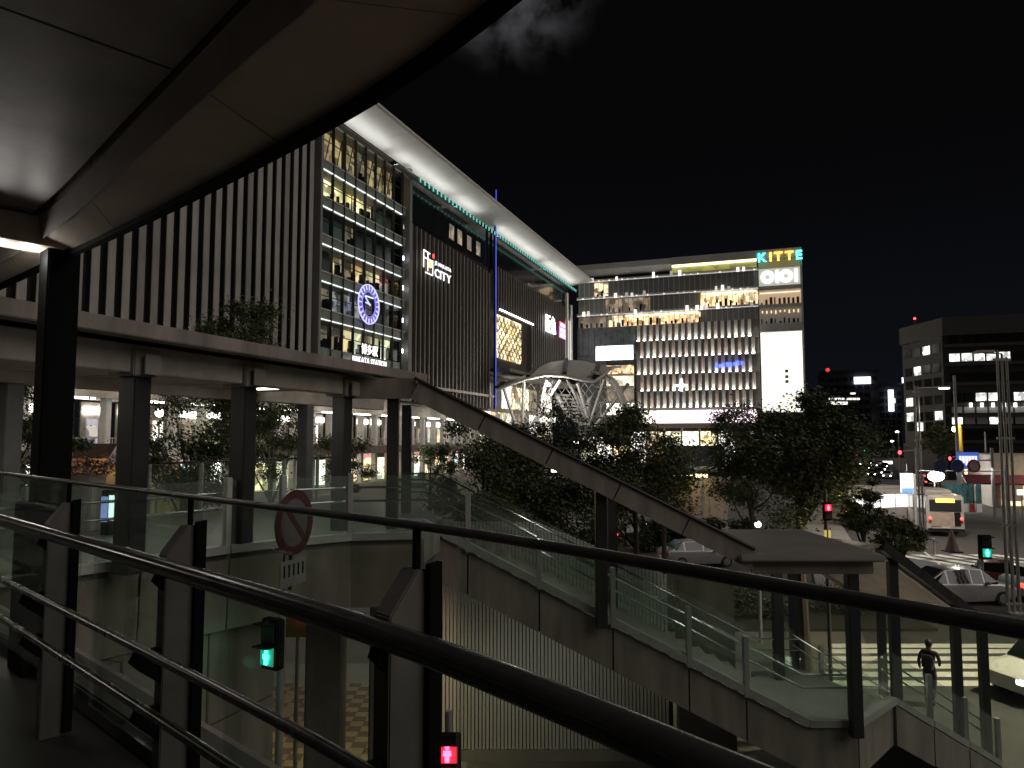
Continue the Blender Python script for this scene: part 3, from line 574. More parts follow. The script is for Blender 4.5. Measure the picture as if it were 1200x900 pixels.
for k in range(7): MB().box(a_ - .5 + k * .62, WY + 1.9, za + .6 + .15 * k * 0, a_ - .05 + k * .62, WY + 2, za + 1.9 - .3 * (k % 2)).build('glyph_block', e_sg, sa)
x_, z_ = wx(642.5, 450.5, WY - 2); fl = thing('floodlight', 'round white floodlight under the front edge of the arched canopy', 'light', (x_, WY - 2, z_)); MB().disc((x_, WY - 2.1, z_), (0, 1, 0), .5, .3, 12).build('lens', e_white, fl); MB().beam((x_, WY - 1.9, z_), (x_, WY - 1.6, z_ + 1.3), .2, .2, up=(0, 1, 0)).build('bracket', m_dk, fl)
lamp(fl, 'POINT', (x_, WY - 6, z_ - 2), 3800, (1, .95, .88), .5)
# glass hall front behind the canopy
gh = thing('entrance_hall', 'glazed lit entrance hall below the gold screen behind the arched canopy', 'building', (-64, 172, 0), 'S')
MB().box(-70, 158, 0, -66, 216, 22.4).build('wall', m_soffit, gh)
for i in range(8):
    for j in range(3):
        b0 = 159 + i * 7; MB().box(-65.98, b0, 1 + j * 7, -65.8, b0 + 6.2, 6.8 + j * 7).build('window', (r_yel, r_white, r_dim, r_warm, r_green)[(i * 2 + j) % 5], gh)
MB().box(-69, 157, 22.5, -58, 216, 23.3).build('roof', m_wall_g, gh)
# ------------------------------------------------------------------ office block and far towers
OB = 150.0
zpx_ = lambda y_: ki(1080, y_, OB + 6)[1]
ob = thing('office_building', 'dark office block with chamfered corner, pale roof band and scattered lit windows', 'building', (40, OB, 0), 'S')
ox0, oz1 = ki(1103, 374, OB); ox1 = ox0 + 48
MB().prism([(ox0, OB, 0), (ox1, OB, 0), (ox1, OB + 40, 0), (ox0 + 2, OB + 40, 0), (ox0 - 4.8, OB + 12, 0)], (0, 0, oz1 - 3)).build('wall', M('office_dark', (.016, .0155, .015), .5, var=.2, scale=.3), ob)
MB().prism([(ox0, OB - .6, oz1 - 3), (ox1, OB - .6, oz1 - 3), (ox1, OB + 40, oz1 - 3), (ox0 + 2, OB + 40, oz1 - 3), (ox0 - 5.2, OB + 12, oz1 - 3)], (0, 0, 3.2)).build('roof_band', M('office_band', (.05, .048, .047), .5), ob)
e_ow = room('office', (1, 1, .94), 1.9, (.95, 1, .9), 1.2, .5); m_ob = M('office_sill', (.05, .05, .05), .5)
for j, yy in enumerate((395, 417, 440, 464, 478, 491, 508)):
    zc = ki(1140, yy, OB)[1]
    MB().box(ox0 + .2, OB - .35, zc - 1.65, ox1, OB - .02, zc - 1.15).build('sill', m_ob, ob)
    for k in range(17):
        a = ox0 + 1 + k * 1.9; px_on = (j == 1 and 0 <= k <= 4) or (j == 3 and 2 <= k <= 6 and k != 4) or (j == 5 and (k in (0, 3, 8, 9, 10))) or (j == 6 and k in (7, 9)) or random.random() < .03
        MB().box(a, OB - .12, zc - .9, a + 1.6, OB - .04, zc + (.5 if j != 4 else .2)).build('window', e_ow if px_on else (r_dark if j in (4, 5) else m_dglass), ob)
up = E('sconce', (1, .97, .9), 3)
for k in range(6):
    a, z_ = ki(1137 + k * 13, 477, OB); MB().box(a - .2, OB - .7, z_, a + .2, OB - .3, z_ + .7).build('sconce', up, ob)
zc = ki(1140, 476, OB)[1]; lamp(ob, 'AREA', (ox0 + 9, OB - 1.2, zc - .9), 40, (1, .97, .9), 14, aim=(0, .5, 1), sy=.3)
def chamf(t, z_, wd, ht, nm, mt):      # window let into the chamfered corner, t from the outer to the inner edge
    p = Vector((ox0 - 4.8 * t, OB + 12 * t, 0)); d = Vector((-4.8, 12, 0)).normalized(); n_ = Vector((-d.y, d.x, 0)); p = p + n_ * .06
    MB().prism([tuple(p + Vector((0, 0, z_ - ht))), tuple(p + d * wd + Vector((0, 0, z_ - ht))), tuple(p + d * wd + Vector((0, 0, z_ + ht))), tuple(p + Vector((0, 0, z_ + ht)))], tuple(-n_ * .05)).build(nm, mt, ob)
for j, yy in enumerate((395, 412, 434, 450, 470, 488, 500)):
    for k in range(4): chamf(.06 + k * .235, zpx_(yy), 2.2, .8, 'window', e_ow if (j, k) in ((1, 1), (2, 2), (4, 3), (5, 3), (5, 0), (6, 2)) else m_dglass)
MB().tube([(ox0 - 3, OB + 8, oz1), (ox0 - 3, OB + 8, oz1 + 1.4)], .12, 6).build('aerial', m_dk, ob); MB().ball((ox0 - 3, OB + 8, oz1 + 1.5), .22).build('warning_light', e_red, ob)
def tower(label, x0, x1, ytop, b, lits, name='tower_block', rows_=7, cols_=6, p=.12):
    a0, zt = ki(x0, ytop, b); a1 = ki(x1, ytop, b)[0]; t = thing(name, label, 'building', ((a0 + a1) / 2, b, 0), 'S', group='far buildings beyond the avenue')
    MB().box(a0, b, 0, a1, b + 30, zt).build('wall', M('far_wall_' + name, (.025, .026, .03), .6), t); MB().box(a0 - .4, b - .4, zt, a1 + .4, b + 30.4, zt + .9).build('parapet', m_wall_d, t)
    for i in range(rows_):
        for k in range(cols_):
            wd = (a1 - a0) / cols_; zz = zt - 3 - i * (zt - 6) / rows_; on = random.random() < p
            MB().box(a0 + k * wd + wd * .15, b - .12, zz - 1.2, a0 + (k + 1) * wd - wd * .15, b - .02, zz + .6).build('window', lits if on else m_dglass, t)
    return t, a0, a1, zt
e_fw = E('far_window', (1, .97, .88), 1.6)
t1 = tower('long low block with two rows of lit windows beside the glowing tower', 946, 1006, 466, 300, e_fw, 'low_block', 4, 10, .0)[0]
for y, n_ in ((467.5, 14), (473, 9)):
    for k in range(n_):
        a, z_ = ki(948 + k * (4.3 if y < 470 else 5), y, 299.8); MB().box(a, 299.6, z_ - .35, a + (1.0 if y < 470 else 1.5), 299.9, z_ + (.35 if y < 470 else .7)).build('lit_window', e_fw, t1)
t2, a0, a1, zt = tower('dark distant tower with a white and blue lit sign near its top', 962, 1028, 437, 380, e_fw, 'tower_block', 9, 8, .05)
a, z_ = ki(1001, 450, 379); MB().box(a, 378.6, z_, a + 7, 379.4, z_ + 3.2).build('lit_sign', E('far_sign', (.75, .8, 1), 3), t2); a, z_ = ki(970, 436, 379); MB().ball((a, 380, z_ + 1), 1).build('warning_light', E('far_red', (1, .06, .06), .8), t2)
t3, a0, a1, zt = tower('dark slab tower with a vertical white blue sign by the avenue', 1030, 1056, 452, 330, e_fw, 'slab_tower', 8, 4, .12)
a, z_ = ki(1041.5, 482, 329); MB().box(a, 328.4, z_, a + 1.9, 329.2, z_ + 8.5).build('lit_sign', E('far_sign', (.75, .8, 1), 3), t3)
a, z_ = ki(1057, 449, 329); MB().box(a, 328.0, z_, a + 3.0, 328.8, z_ + 2.2).build('lit_sign', E('far_sign', (.75, .8, 1), 3), t3)
# low shops at the right of the avenue
sh = thing('shop_building', 'low beige shop building with lit front and dark red awning by the avenue', 'building', (38, 95, 0), 'S')
a0, zt = ki(1163, 533, 92); MB().box(a0, 92, 0, a0 + 26, 104, zt).build('wall', M('shop_beige', (.42, .37, .30), .7), sh)
for k in range(7): MB().box(a0 + .6 + k * 3.4, 91.8, .3, a0 + 3.4 + k * 3.4, 91.98, 2.6).build('shop_window', (r_warm, r_white, r_yel, r_dim)[k % 4], sh); MB().box(a0 + .6 + k * 3.4, 91.7, 2.8, a0 + 3.6 + k * 3.4, 91.9, 3.3).build('shop_sign', (E('sign_amber', (1, .65, .3), 1.2), m_white, e_white)[k % 3], sh)
MB().prism([(a0 - 3, 89.5, 2.7), (a0 - 3, 91.6, 3.5), (a0 - 3, 91.6, 3.35), (a0 - 3, 89.5, 2.55)], (26, 0, 0)).build('awning', M('awning_red', (.16, .03, .04), .7), sh)
lamp(sh, 'AREA', (a0 + 8, 89, 5.2), 200, (1, .88, .72), 14, aim=(0, .6, -1), sy=1)
# ------------------------------------------------------------------ footbridge we stand on
ctrl = [(-10.2, 11.4), (-6.5, 7.95), (-3.72, 5.36), (-2.42, 4.14), (-.96, 2.75), (-.26, 2.06), (.12, 1.62), (.42, 1.23), (.68, .88), (1.25, .1), (2.6, -1.8), (4, -3.8)]
def catmull(pts, n=8):
    o = []
    for i in range(1, len(pts) - 2):
        p0, p1, p2, p3 = [Vector(q) for q in pts[i - 1:i + 3]]
        for k in range(n):
            t = k / n; o.append(.5 * ((2 * p1) + (p2 - p0) * t + (2 * p0 - 5 * p1 + 4 * p2 - p3) * t * t + (3 * p1 - p0 - 3 * p2 + p3) * t ** 3))
    o.append(Vector(pts[-2])); return o
crv = catmull(ctrl)
path = []
for i, p in enumerate(crv):
    d = (crv[min(i + 1, len(crv) - 1)] - crv[max(i - 1, 0)]).normalized(); path.append(((p.x, p.y), (-d.y, d.x)))   # normal points outward (away from us)
def off(n_, z, sl=slice(None)): return [(x + nx * n_, y + ny * n_, z) for (x, y), (nx, ny) in path[sl]]
DZ = 5.6
dk = MB().prism([(x, y, 4.95) for x, y, _ in off(.42, 0)] + [(3, -5, 4.95), (-9, -5, 4.95), (-9, 7, 4.95)], (0, 0, DZ - 4.95)).build('footbridge_deck', M('deck_floor', (.038, .036, .033), .55, var=.25, scale=2.5, bump=.05)); structure(dk)
kb = MB().sweep(path, [(.18, DZ), (.44, DZ), (.44, DZ + .13), (.20, DZ + .13)]).build('deck_kerb', M('kerb_dark', (.06, .055, .05), .6), bevel=.012); structure(kb)
fd = MB().sweep(path, [(.45, 4.9), (.5, 4.9), (.5, DZ + .1), (.45, DZ + .1)]).build('deck_edge_cladding', m_clad); structure(fd)
NR = thing('footbridge_railing', 'dark curved footbridge railing with glass panels, thick handrail and two slim lower rails', 'railing', (-1, 2.8, DZ))
MB().tube(off(.0, 6.965), .0125, 10).build('top_rail', M('top_rail', (.16, .155, .15), .3, .6, scale=8), NR, smooth=True)
m_hr = M('handrail_dark', (.11, .105, .10), .2, .5, var=.25, scale=6)
MB().tube(off(-.125, 6.70), .036, 14).build('handrail', m_hr, NR, smooth=True)
MB().tube(off(-.20, 6.40), .0185, 10).build('lower_handrail', M('rail_steel', (.20, .195, .19), .26, .9, scale=8), NR, smooth=True); MB().tube(off(-.19, 6.18), .0185, 10).build('lower_handrail', MATS['rail_steel'], NR, smooth=True)
# sleeve joints on the handrail and posts every 1.5 m
def along(px, n_=0.0):            # point of the rail line seen at photo column px
    best = min(path, key=lambda q: abs((600 + F * q[0][0] / max(q[0][1], .05)) - px) if q[0][1] > .3 else 1e9); return best
fine = []
crv2 = catmull(ctrl, 60)
for i, p in enumerate(crv2):
    d = (crv2[min(i + 1, len(crv2) - 1)] - crv2[max(i - 1, 0)]).normalized(); fine.append(((p.x, p.y), (-d.y, d.x)))
def at_px(px): return min((q for q in fine if q[0][1] > .4), key=lambda q: abs(600 + F * q[0][0] / q[0][1] - px))
pts_px = [-90, 30, 86, 226, 491]; posts = [at_px(x) for x in (-120, 86, 226, 491)] + [min(fine, key=lambda q: abs(q[0][0] - .80))]
prof = [(-.105, 0), (.025, 0), (.025, 1.25), (-.02, 1.25), (-.105, 1.14)]
m_post = M('rail_post', (.17, .155, .145), .45, .2, var=.2, scale=4); m_blk = M('rail_black', (.006, .006, .006), .75, 0, spec=.1)
for (x, y), (nx, ny) in posts:
    tx, ty = ny, -nx
    def loc(n_, z, t_=0): return (x + nx * n_ + tx * t_, y + ny * n_ + ty * t_, DZ + z)
    po = MB().prism([loc(n_, z, -.045) for n_, z in prof], (tx * .075, ty * .075, 0)).build('post', m_post, NR, bevel=.004)
    sub(MB().prism([loc(n_, z, .034) for n_, z in [(.005, .02), (.045, .02), (.045, 1.27), (.005, 1.265)]], (tx * .022, ty * .022, 0)).build('post_plate', m_blk, NR), po)
    sub(MB().tube([loc(.0, 1.2), loc(.0, 1.366)], .012, 8).build('rod', m_blk, NR), po)
    for hz, hn in ((1.10, -.125), (.80, -.20), (.58, -.19)):
        br = MB().prism([loc(-.09, hz - .17, -.012), loc(-.09, hz - .02, -.012), loc(hn, hz - .02, -.012), loc(hn - .02, hz - .06, -.012), loc(hn + .02, hz - .10, -.012)], (tx * .024, ty * .024, 0)); sub(br.build('bracket', m_blk, NR), po)
    if False: pass
ix = [min(range(len(fine)), key=lambda i: (fine[i][0][0] - q[0][0]) ** 2 + (fine[i][0][1] - q[0][1]) ** 2) for q in posts]
for a, b in zip(ix[:-1], ix[1:]):
    MB().sweep(fine[a + 4:b - 4:6] + [fine[b - 4]], [(.10, DZ + .16), (.112, DZ + .16), (.112, 6.94), (.10, 6.94)]).build('glass_panel', g_rail, NR)
MB().sweep(fine[ix[-1] + 4::8], [(.10, DZ + .16), (.112, DZ + .16), (.112, 6.94), (.10, 6.94)]).build('glass_panel', g_rail, NR)
# ------------------------------------------------------------------ its canopy
CA = thing('footbridge_canopy', 'dark footbridge canopy overhead with a curved edge beam and a square charcoal post', 'canopy', (-3.25, 5.3, DZ))
m_ceil = M('ceiling_grey', (.34, .30, .27), .40, .05, var=.3, scale=1.6, stretch=(1, 1, 1)); m_beam = M('edge_beam', (.66, .55, .45), .5, var=.22, scale=1.3)
co_ = catmull([(-11, 12.2), (-9, 10.4), (-6.2, 8.0), (-4.51, 6.48), (-3.23, 5.34), (-1.97, 4.21), (-.7, 2.98), (-.04, 2.2), (.46, 1.4), (.9, .4), (1.2, -.8), (1.4, -2)], 6)
ci_ = catmull([(-10.8, 11.8), (-8.8, 10.0), (-6.0, 7.65), (-4.35, 6.1), (-3.08, 4.92), (-1.94, 3.70), (-.98, 2.66), (-.58, 2.22), (-.28, 1.6), (-.02, .8), (.1, -.4), (.1, -1.6)], 6)
cpath = [((o_.x, o_.y), (o_.x - i_.x, o_.y - i_.y)) for o_, i_ in zip(co_, ci_)]          # n = 0 outer edge, n = -1 inner edge
nj = len(cpath); step = 7
for a in range(0, nj - 1, step):
    seg = list(cpath[a:min(a + step, nj - 1) + 1])
    if len(seg) < 2: continue
    q0, q1 = seg[0], seg[1]; seg[0] = ((q0[0][0] + (q1[0][0] - q0[0][0]) * .035, q0[0][1] + (q1[0][1] - q0[0][1]) * .035), q0[1])
    MB().sweep(seg, [(0, 8.57), (.12, 8.98), (-1, 9.02), (-1, 8.615)]).build('edge_beam', m_beam, CA)
MB().sweep(cpath, [(-.05, 8.53), (.06, 8.515), (.08, 8.6), (0, 8.6)]).build('drip_edge', m_blk, CA)
MB().sweep(cpath, [(-1.01, 8.60), (-.99, 8.60), (-1.06, 8.76), (-1.10, 8.76)]).build('inner_face', M('inner_face', (.42, .39, .37), .5), CA)
ipath = []
for k, q in enumerate(ci_):
    d = (ci_[min(k + 1, len(ci_) - 1)] - ci_[max(k - 1, 0)]).normalized(); ipath.append(((q.x, q.y), (-d.y, d.x)))
cuts = [0] + [min(range(len(ipath)), key=lambda i: abs(ipath[i][0][0] - x)) for x in (-7.2, -5.2, -3.3, -1.45, -.35)] + [len(ipath) - 1]
for a, b in zip(cuts[:-1], cuts[1:]):
    pth = [ipath[a]] + ipath[a + 1:b + 1]
    if len(pth) > 2:
        q0, n0 = pth[0]; q1, n1 = pth[1]; pth[0] = ((q0[0] + (q1[0] - q0[0]) * .08, q0[1] + (q1[1] - q0[1]) * .08), n0)
    if len(pth) > 1: MB().sweep(pth, [(-.06, 8.78), (-3.6, 8.93), (-3.6, 8.98), (-.06, 8.83)]).build('ceiling_panel', m_ceil, CA)
MB().sweep(ipath, [(-3.7, 9.05), (.5, 9.05), (.5, 9.12), (-3.7, 9.12)]).build('roof_sheet', m_wall_g, CA)
(px_, py_), (pnx, pny) = at_px(62)
pc = Vector((-3.30, 5.36, 0))
MB().prism([(pc.x + (pnx * a + pny * b), pc.y + (pny * a - pnx * b), DZ) for a, b in ((-.105, -.105), (.105, -.105), (.105, .105), (-.105, .105))], (0, 0, 2.98)).build('post', m_blk, CA, bevel=.01)
MB().prism([(pc.x + (pnx * a + pny * b), pc.y + (pny * a - pnx * b), DZ) for a, b in ((-.17, -.17), (.15, -.17), (.15, .15), (-.17, .15))], (0, 0, 1.16)).build('post_sleeve', m_blk, CA, bevel=.01)
inw = Vector((-pnx, -pny, 0))
MB().beam(pc + Vector((0, 0, 8.66)), pc + inw * 4.6 + Vector((0, 0, 8.74)), .3, .2).build('cross_beam', m_beam, CA, bevel=.008)
# LED batten fixed along the cross beam
LF = thing('batten_light', 'strip of bright white LEDs on the canopy cross beam beside the charcoal post', 'light', (*onz(20, 279, 8.62), 8.62))
la, lb = Vector((*onz(-60, 266, 8.62), 8.62)), Vector((*onz(46, 284, 8.62), 8.62))
MB().beam(la + Vector((0, 0, .035)), lb + Vector((0, 0, .035)), .06, .03).build('housing', m_beam, LF)
e_bat = E('batten_led', (1, .96, .93), 9)
for k in range(16):
    q = la + (lb - la) * ((k + .5) / 16); MB().box(q.x - .018, q.y - .018, q.z - .012, q.x + .018, q.y + .018, q.z + .018).build('led', e_bat, LF)
for t_ in (.1, .5, .9): lamp(LF, 'POINT', tuple(la + (lb - la) * t_ + Vector((0, 0, -.12))), 2.2, (1, .95, .9), .06)
# ------------------------------------------------------------------ station-side deck with its own canopy
edgeB = [(-9.6, 4.2), (-6.2, 7.4), onz(265, 648, 5.6), onz(330, 640.5, 5.6), onz(410, 633, 5.6), onz(497, 631, 5.6)]
edgeB = [tuple(q) for q in edgeB]
backB = [toW(-12.3, b) for b in (19, 2)]
ST0 = (edgeB[-1][0], 13.6)
deckB = MB().prism([(x, y, 5.2) for x, y in edgeB] + [(-1.3, 13.6, 5.2), (-1.8, 16.9, 5.2)] + [(x, y, 5.2) for x, y in backB], (0, 0, .4)).build('station_deck', M('deck_tile', (.20, .19, .17), .5, var=.2, scale=3)); structure(deckB)
BR = thing('deck_railing', 'glass balustrade with pale posts along the far deck, with a prohibition sign hung on it', 'railing', (-3.9, 10.4, 5.6))
GB = thing('deck_girder', 'beige panelled girder side and pier wall below the far deck', 'bridge girder', (-4.8, 9, 0))
poly = edgeB
for i in range(len(poly) - 1):
    p, q = Vector(poly[i]), Vector(poly[i + 1]); L_ = (q - p).length; d = (q - p) / L_; nrm = Vector((d.y, -d.x)); n = max(1, round(L_ / 1.45))
    for k in range(n):
        a, b = p + d * (L_ * k / n + .02), p + d * (L_ * (k + 1) / n - .02)
        MB().prism([(*(a + nrm * .05), 4.55), (*(b + nrm * .05), 4.55), (*(b + nrm * .09), 5.52), (*(a + nrm * .09), 5.52)], (-nrm.x * .04, -nrm.y * .04, 0)).build('girder_panel', m_beige, GB)
        MB().prism([(*(a + nrm * .02), 5.72), (*(b + nrm * .02), 5.72), (*(b + nrm * .02), 6.62), (*(a + nrm * .02), 6.62)], (-nrm.x * .012, -nrm.y * .012, 0)).build('glass_panel', g_rail, BR)
        MB().beam((*(a + nrm * .04), 5.66), (*(b + nrm * .04), 5.66), .16, .11).build('base_rail', m_post_l, BR)
        c_ = p + d * (L_ * k / n)
        MB().prism([(*(c_ + nrm * .06 - d * .04), 5.6), (*(c_ + nrm * .06 + d * .04), 5.6), (*(c_ - nrm * .06 + d * .04), 5.6), (*(c_ - nrm * .06 - d * .04), 5.6)], (0, 0, 1.06)).build('post', m_post_l, BR, bevel=.006)
    for hz in (6.42, 6.2): MB().tube([(*(p - nrm * .2), hz), (*(q - nrm * .2), hz)], .019, 8).build('handrail', m_stain, BR, smooth=True)
farp = [toW(-12.1, b) for b in (3, 19)]
for k in range(11):
    a = Vector(toW(-12.1, 3 + k * 1.45)); b = Vector(toW(-12.1, 4.41 + k * 1.45)); MB().prism([(*a, 5.7), (*b, 5.7), (*b, 6.66), (*a, 6.66)], (.012, 0, 0)).build('glass_panel', g_rail, BR); MB().box(a.x - .04, a.y - .04, 5.6, a.x + .04, a.y + .04, 6.7).build('post', m_post_l, BR)
MB().tube([(*farp[0], 6.7), (*farp[1], 6.7)], .025, 8).build('handrail', m_stain, BR, smooth=True)
# pier wall, beam and columns under the deck
def ab(x, y, a=-7.25): return st(x, y, a)[0]
for k in range(6):
    b0 = 1.2 + k * 1.45; MB().box(0, 0, 0, 1, 1, 1)
    q0, q1 = toW(-7.55, b0 + .012), toW(-7.55, b0 + 1.438); r0, r1 = toW(-7.95, b0 + .012), toW(-7.95, b0 + 1.438)
    MB().prism([(*q0, 0), (*q1, 0), (*r1, 0), (*r0, 0)], (0, 0, 3.25)).build('pier_panel', m_beige, GB, bevel=.01); MB().prism([(*q0, 3.27), (*q1, 3.27), (*r1, 3.27), (*r0, 3.27)], (0, 0, 1.26)).build('pier_panel', m_beige, GB, bevel=.01)
for pxx, Y, wd in ((383, 13.2, .6), (448, 12.8, .34)):
    X = (pxx - 600) / F * Y; UC = MB().prism([(X - wd / 2, Y, 0), (X + wd / 2, Y, 0), (X + wd / 2, Y + wd, 0), (X - wd / 2, Y + wd, 0)], (0, 0, 5.15)).build('bridge_column', m_beige, None, bevel=.03, at=(X, Y, 0)); tag(UC, ('thick beige square column holding up the far deck above the tiles' if wd > .5 else 'slim beige square column under the far deck beside the louvre wall'), 'column')
# the prohibition sign with its small plate
sx, sz = onY(344.5, 612, 10.2); PS = thing('prohibition_sign', 'round white sign with red ring and diagonal bar, over a small white plate', 'sign', (sx, 10.2, sz))
n_ = Vector((.958, -.286, 0)).normalized(); c0 = Vector((sx, 10.2, sz)); rr = .44
MB().disc(c0, n_, rr, .02, 36).build('disc', M('sign_face', (.11, .10, .095), .5, var=.1), PS); c1 = c0 + n_ * .014
MB().ring(c1, n_, rr * .74, rr, .012, 40).build('red_ring', M('sign_red', (.06, .008, .011), .45), PS)
tdir = n_.cross(Vector((0, 0, 1))); tdir = -tdir
for sgn in (1,): MB().beam(c1 + (-tdir * .70 + Vector((0, 0, .70))) * rr * .8, c1 + (tdir * .70 - Vector((0, 0, .70))) * rr * .8, .012, .075, up=(0, 0, 1)).build('diagonal_bar', MATS['sign_red'], PS)
plate = MB().beam(c0 + Vector((0, 0, -.67)) - tdir * .3, c0 + Vector((0, 0, -.67)) + tdir * .3, .02, .34).build('plate', M('plate_white', (.2, .19, .18), .6), PS)
for k in range(5):
    q = c0 + n_ * .013 + Vector((0, 0, -.63)) + tdir * (-.22 + k * .11); sub(MB().beam(q + Vector((0, 0, -.08)), q + Vector((0, 0, .08)), .03, .008, up=tuple(n_)).build('plate_mark', m_blk, PS), plate)
MB().beam(c0 - n_ * .04 + Vector((0, 0, .45)), c0 - n_ * .04 + Vector((0, 0, -.9)), .05, .04, up=(1, 0, 0)).build('bracket', m_dk, PS)
# canopy B
CB = thing('deck_canopy', 'long low canopy with pale beams over the far deck, on square charcoal columns', 'canopy', (-9.5, 8, 5.6), 'S')
MB().box(-12.4, -2, 8.42, -7.0, 13.6, 8.52).build('roof_sheet', m_wall_d, CB)
MB().box(-7.1, -2, 8.36, -6.86, 13.7, 8.54).build('gutter', m_clad, CB, bevel=.01)
MB().box(-7.6, -2, 8.0, -7.3, 13.4, 8.34).build('edge_beam', m_soffit, CB, bevel=.01); MB().box(-11.2, -2, 8.05, -10.9, 19, 8.36).build('edge_beam', m_soffit, CB, bevel=.01)
for k in range(7):
    b0 = -1.9 + k * 2.2; MB().box(-10.86, b0, 8.24, -7.64, b0 + 2.12, 8.3).build('soffit_panel', m_soffit, CB)
for k, b in enumerate((1.9, 4.4, 6.93, 8.88, 11.47)):
    cc = MB().box(-7.56, b - .13, 5.6, -7.30, b + .13, 7.98).build('column', m_col, CB, bevel=.012); MB().box(-7.66, b - .2, 7.96, -7.24, b + .2, 8.3).build('column_head', M('column_head', (.24, .22, .19), .6), CB, bevel=.015)
    sub(MB().box(-7.17, b - .12, 7.98, -7.15, b + .12, 8.22).build('splice_plate', MATS['column_head'], CB), cc)
for b in (7.95, 15.4): MB().box(-11.15, b - .14, 5.6, -10.87, b + .14, 8.04).build('column', M('column_grey', (.13, .13, .13), .5), CB, bevel=.012)
e_dl = E('downlight', (1, .95, .80), 8)
for (a, b) in ((-9.2, 3.2), (-9.2, 6.4), (-8.2, 9.8), (-9.4, 12.2)):
    MB().box(a - .5, b - .06, 8.19, a + .5, b + .06, 8.23).build('batten_light', e_dl, CB); lamp(CB, 'AREA', (a, b, 8.1), 16, (1, .93, .8), 1.0, aim=(0, 0, -1), sy=.15)
# ------------------------------------------------------------------ covered stair down to the street
SY0, SY1 = 13.75, 16.7
sp = lambda x, y: onY(x, y, SY0)
slope = .512; X0 = -1.62; Z0 = 5.6; X1 = X0 + (5.6 - 2.05) / slope; LZ = 2.05
SS = thing('covered_stair', 'covered footbridge stair with glass sides and brown panelled flank descending to the street', 'stair', (2, 15, 0))
nst = 22
for k in range(nst):
    rise = (Z0 - LZ) / nst; run = (X1 - X0) / nst; z = Z0 - rise * (k + 1)
    MB().box(X0 + run * k, SY0 + .06, z - .3, X0 + run * (k + 1) + .03, SY1 - .06, z).build('step', m_conc, SS)
def zs(x): return Z0 - slope * (x - X0) if x < X1 else LZ
LX1 = onY(1006, 840, SY0)[0]; Q = onz(1046, 826, LZ)
MB().prism([(X1, SY0 + .06, LZ - .3), (LX1, SY0 + .06, LZ - .3), (Q[0], Q[1] + .05, LZ - .3), (Q[0] - 1.0, Q[1] + 2.4, LZ - .3), (X1, SY1 + .3, LZ - .3)], (0, 0, .298)).build('landing', m_conc, SS)
bx = [-2.35] + [sp(x, 700)[0] for x in (548, 632, 718, 806, 872, 1001)]
for i in range(len(bx) - 1):
    xa, xb = bx[i], bx[i + 1]
    brk = [xa + .015] + ([X0] if xa < X0 < xb else []) + ([X1] if xa < X1 < xb else []) + [xb - .015]
    zt = lambda x: (Z0 if x <= X0 else zs(x))
    up_ = [(x, SY0, zt(x) - .02) for x in brk]; lo = [(x, SY0, zt(x) - .80) for x in brk[::-1]]
    MB().prism(lo[::-1] + up_[::-1], (0, .05, 0)).build('flank_panel', m_clad, SS)
    gl_ = [(x, SY0 + .04, zt(x) + .17) for x in brk]; gh_ = [(x, SY0 + .04, zt(x) + 1.0) for x in brk[::-1]]
    if i < len(bx): MB().prism(gl_ + gh_, (0, .014, 0)).build('glass_panel', g_rail, SS)
    for xa_, xb_ in zip(brk[:-1], brk[1:]): MB().beam((xa_, SY0 + .02, zt(xa_) + .09), (xb_, SY0 + .02, zt(xb_) + .09), .17, .13).build('base_rail', m_post_l, SS)
    MB().box(xb - .04, SY0 + .054, zt(xb) - .79, xb + .04, SY0 + .064, zt(xb) - .06).build('joint_backing', m_blk, SS)
    MB().box(xb - .045, SY0 - .07, zt(xb) - .02, xb + .045, SY0 + .05, zt(xb) + 1.05).build('baluster_post', m_post_l, SS, bevel=.006)
    for hz in (.85, .62):
        for yy in (SY0 + .25, SY1 - .25):
            MB().tube([(x, yy, zt(x) + hz) for x in brk], .02, 8).build('handrail', m_stain, SS, smooth=True)
    MB().prism([(x, SY1 - .04, zt(x) + .1) for x in brk] + [(x, SY1 - .04, zt(x) + 1.0) for x in brk[::-1]], (0, .014, 0)).build('glass_panel', g_rail, SS)
# landing corner and lower flight, turning away to the right
D2 = Vector((.848, .53)); N2 = Vector((-.53, .848)); s2l = .52; L2 = (LZ) / s2l; Q = Vector(Q)
MB().prism([(LX1, SY0, LZ - .85), (Q.x, Q.y, LZ - .75), (Q.x, Q.y, LZ), (LX1, SY0, LZ)], (.0, .06, 0)).build('flank_panel', m_clad, SS)
MB().beam((LX1, SY0 + .02, LZ + .09), (Q.x, Q.y, LZ + .09), .17, .13).build('base_rail', m_post_l, SS)
MB().prism([(LX1, SY0 + .05, LZ + .17), (Q.x, Q.y + .05, LZ + .17), (Q.x, Q.y + .05, LZ + 1.0), (LX1, SY0 + .05, LZ + 1.0)], (0, .014, 0)).build('glass_panel', g_rail, SS)
n2 = 13
for k in range(n2):
    a = Q + D2 * (L2 * k / n2); b = Q + D2 * (L2 * (k + 1) / n2 + .03); z = LZ - LZ * (k + 1) / n2
    MB().prism([(*a, max(z - .3, 0)), (*b, max(z - .3, 0)), (*(b + N2 * 2.5), max(z - .3, 0)), (*(a + N2 * 2.5), max(z - .3, 0))], (0, 0, min(z, .3) + .003)).build('step', m_conc, SS)
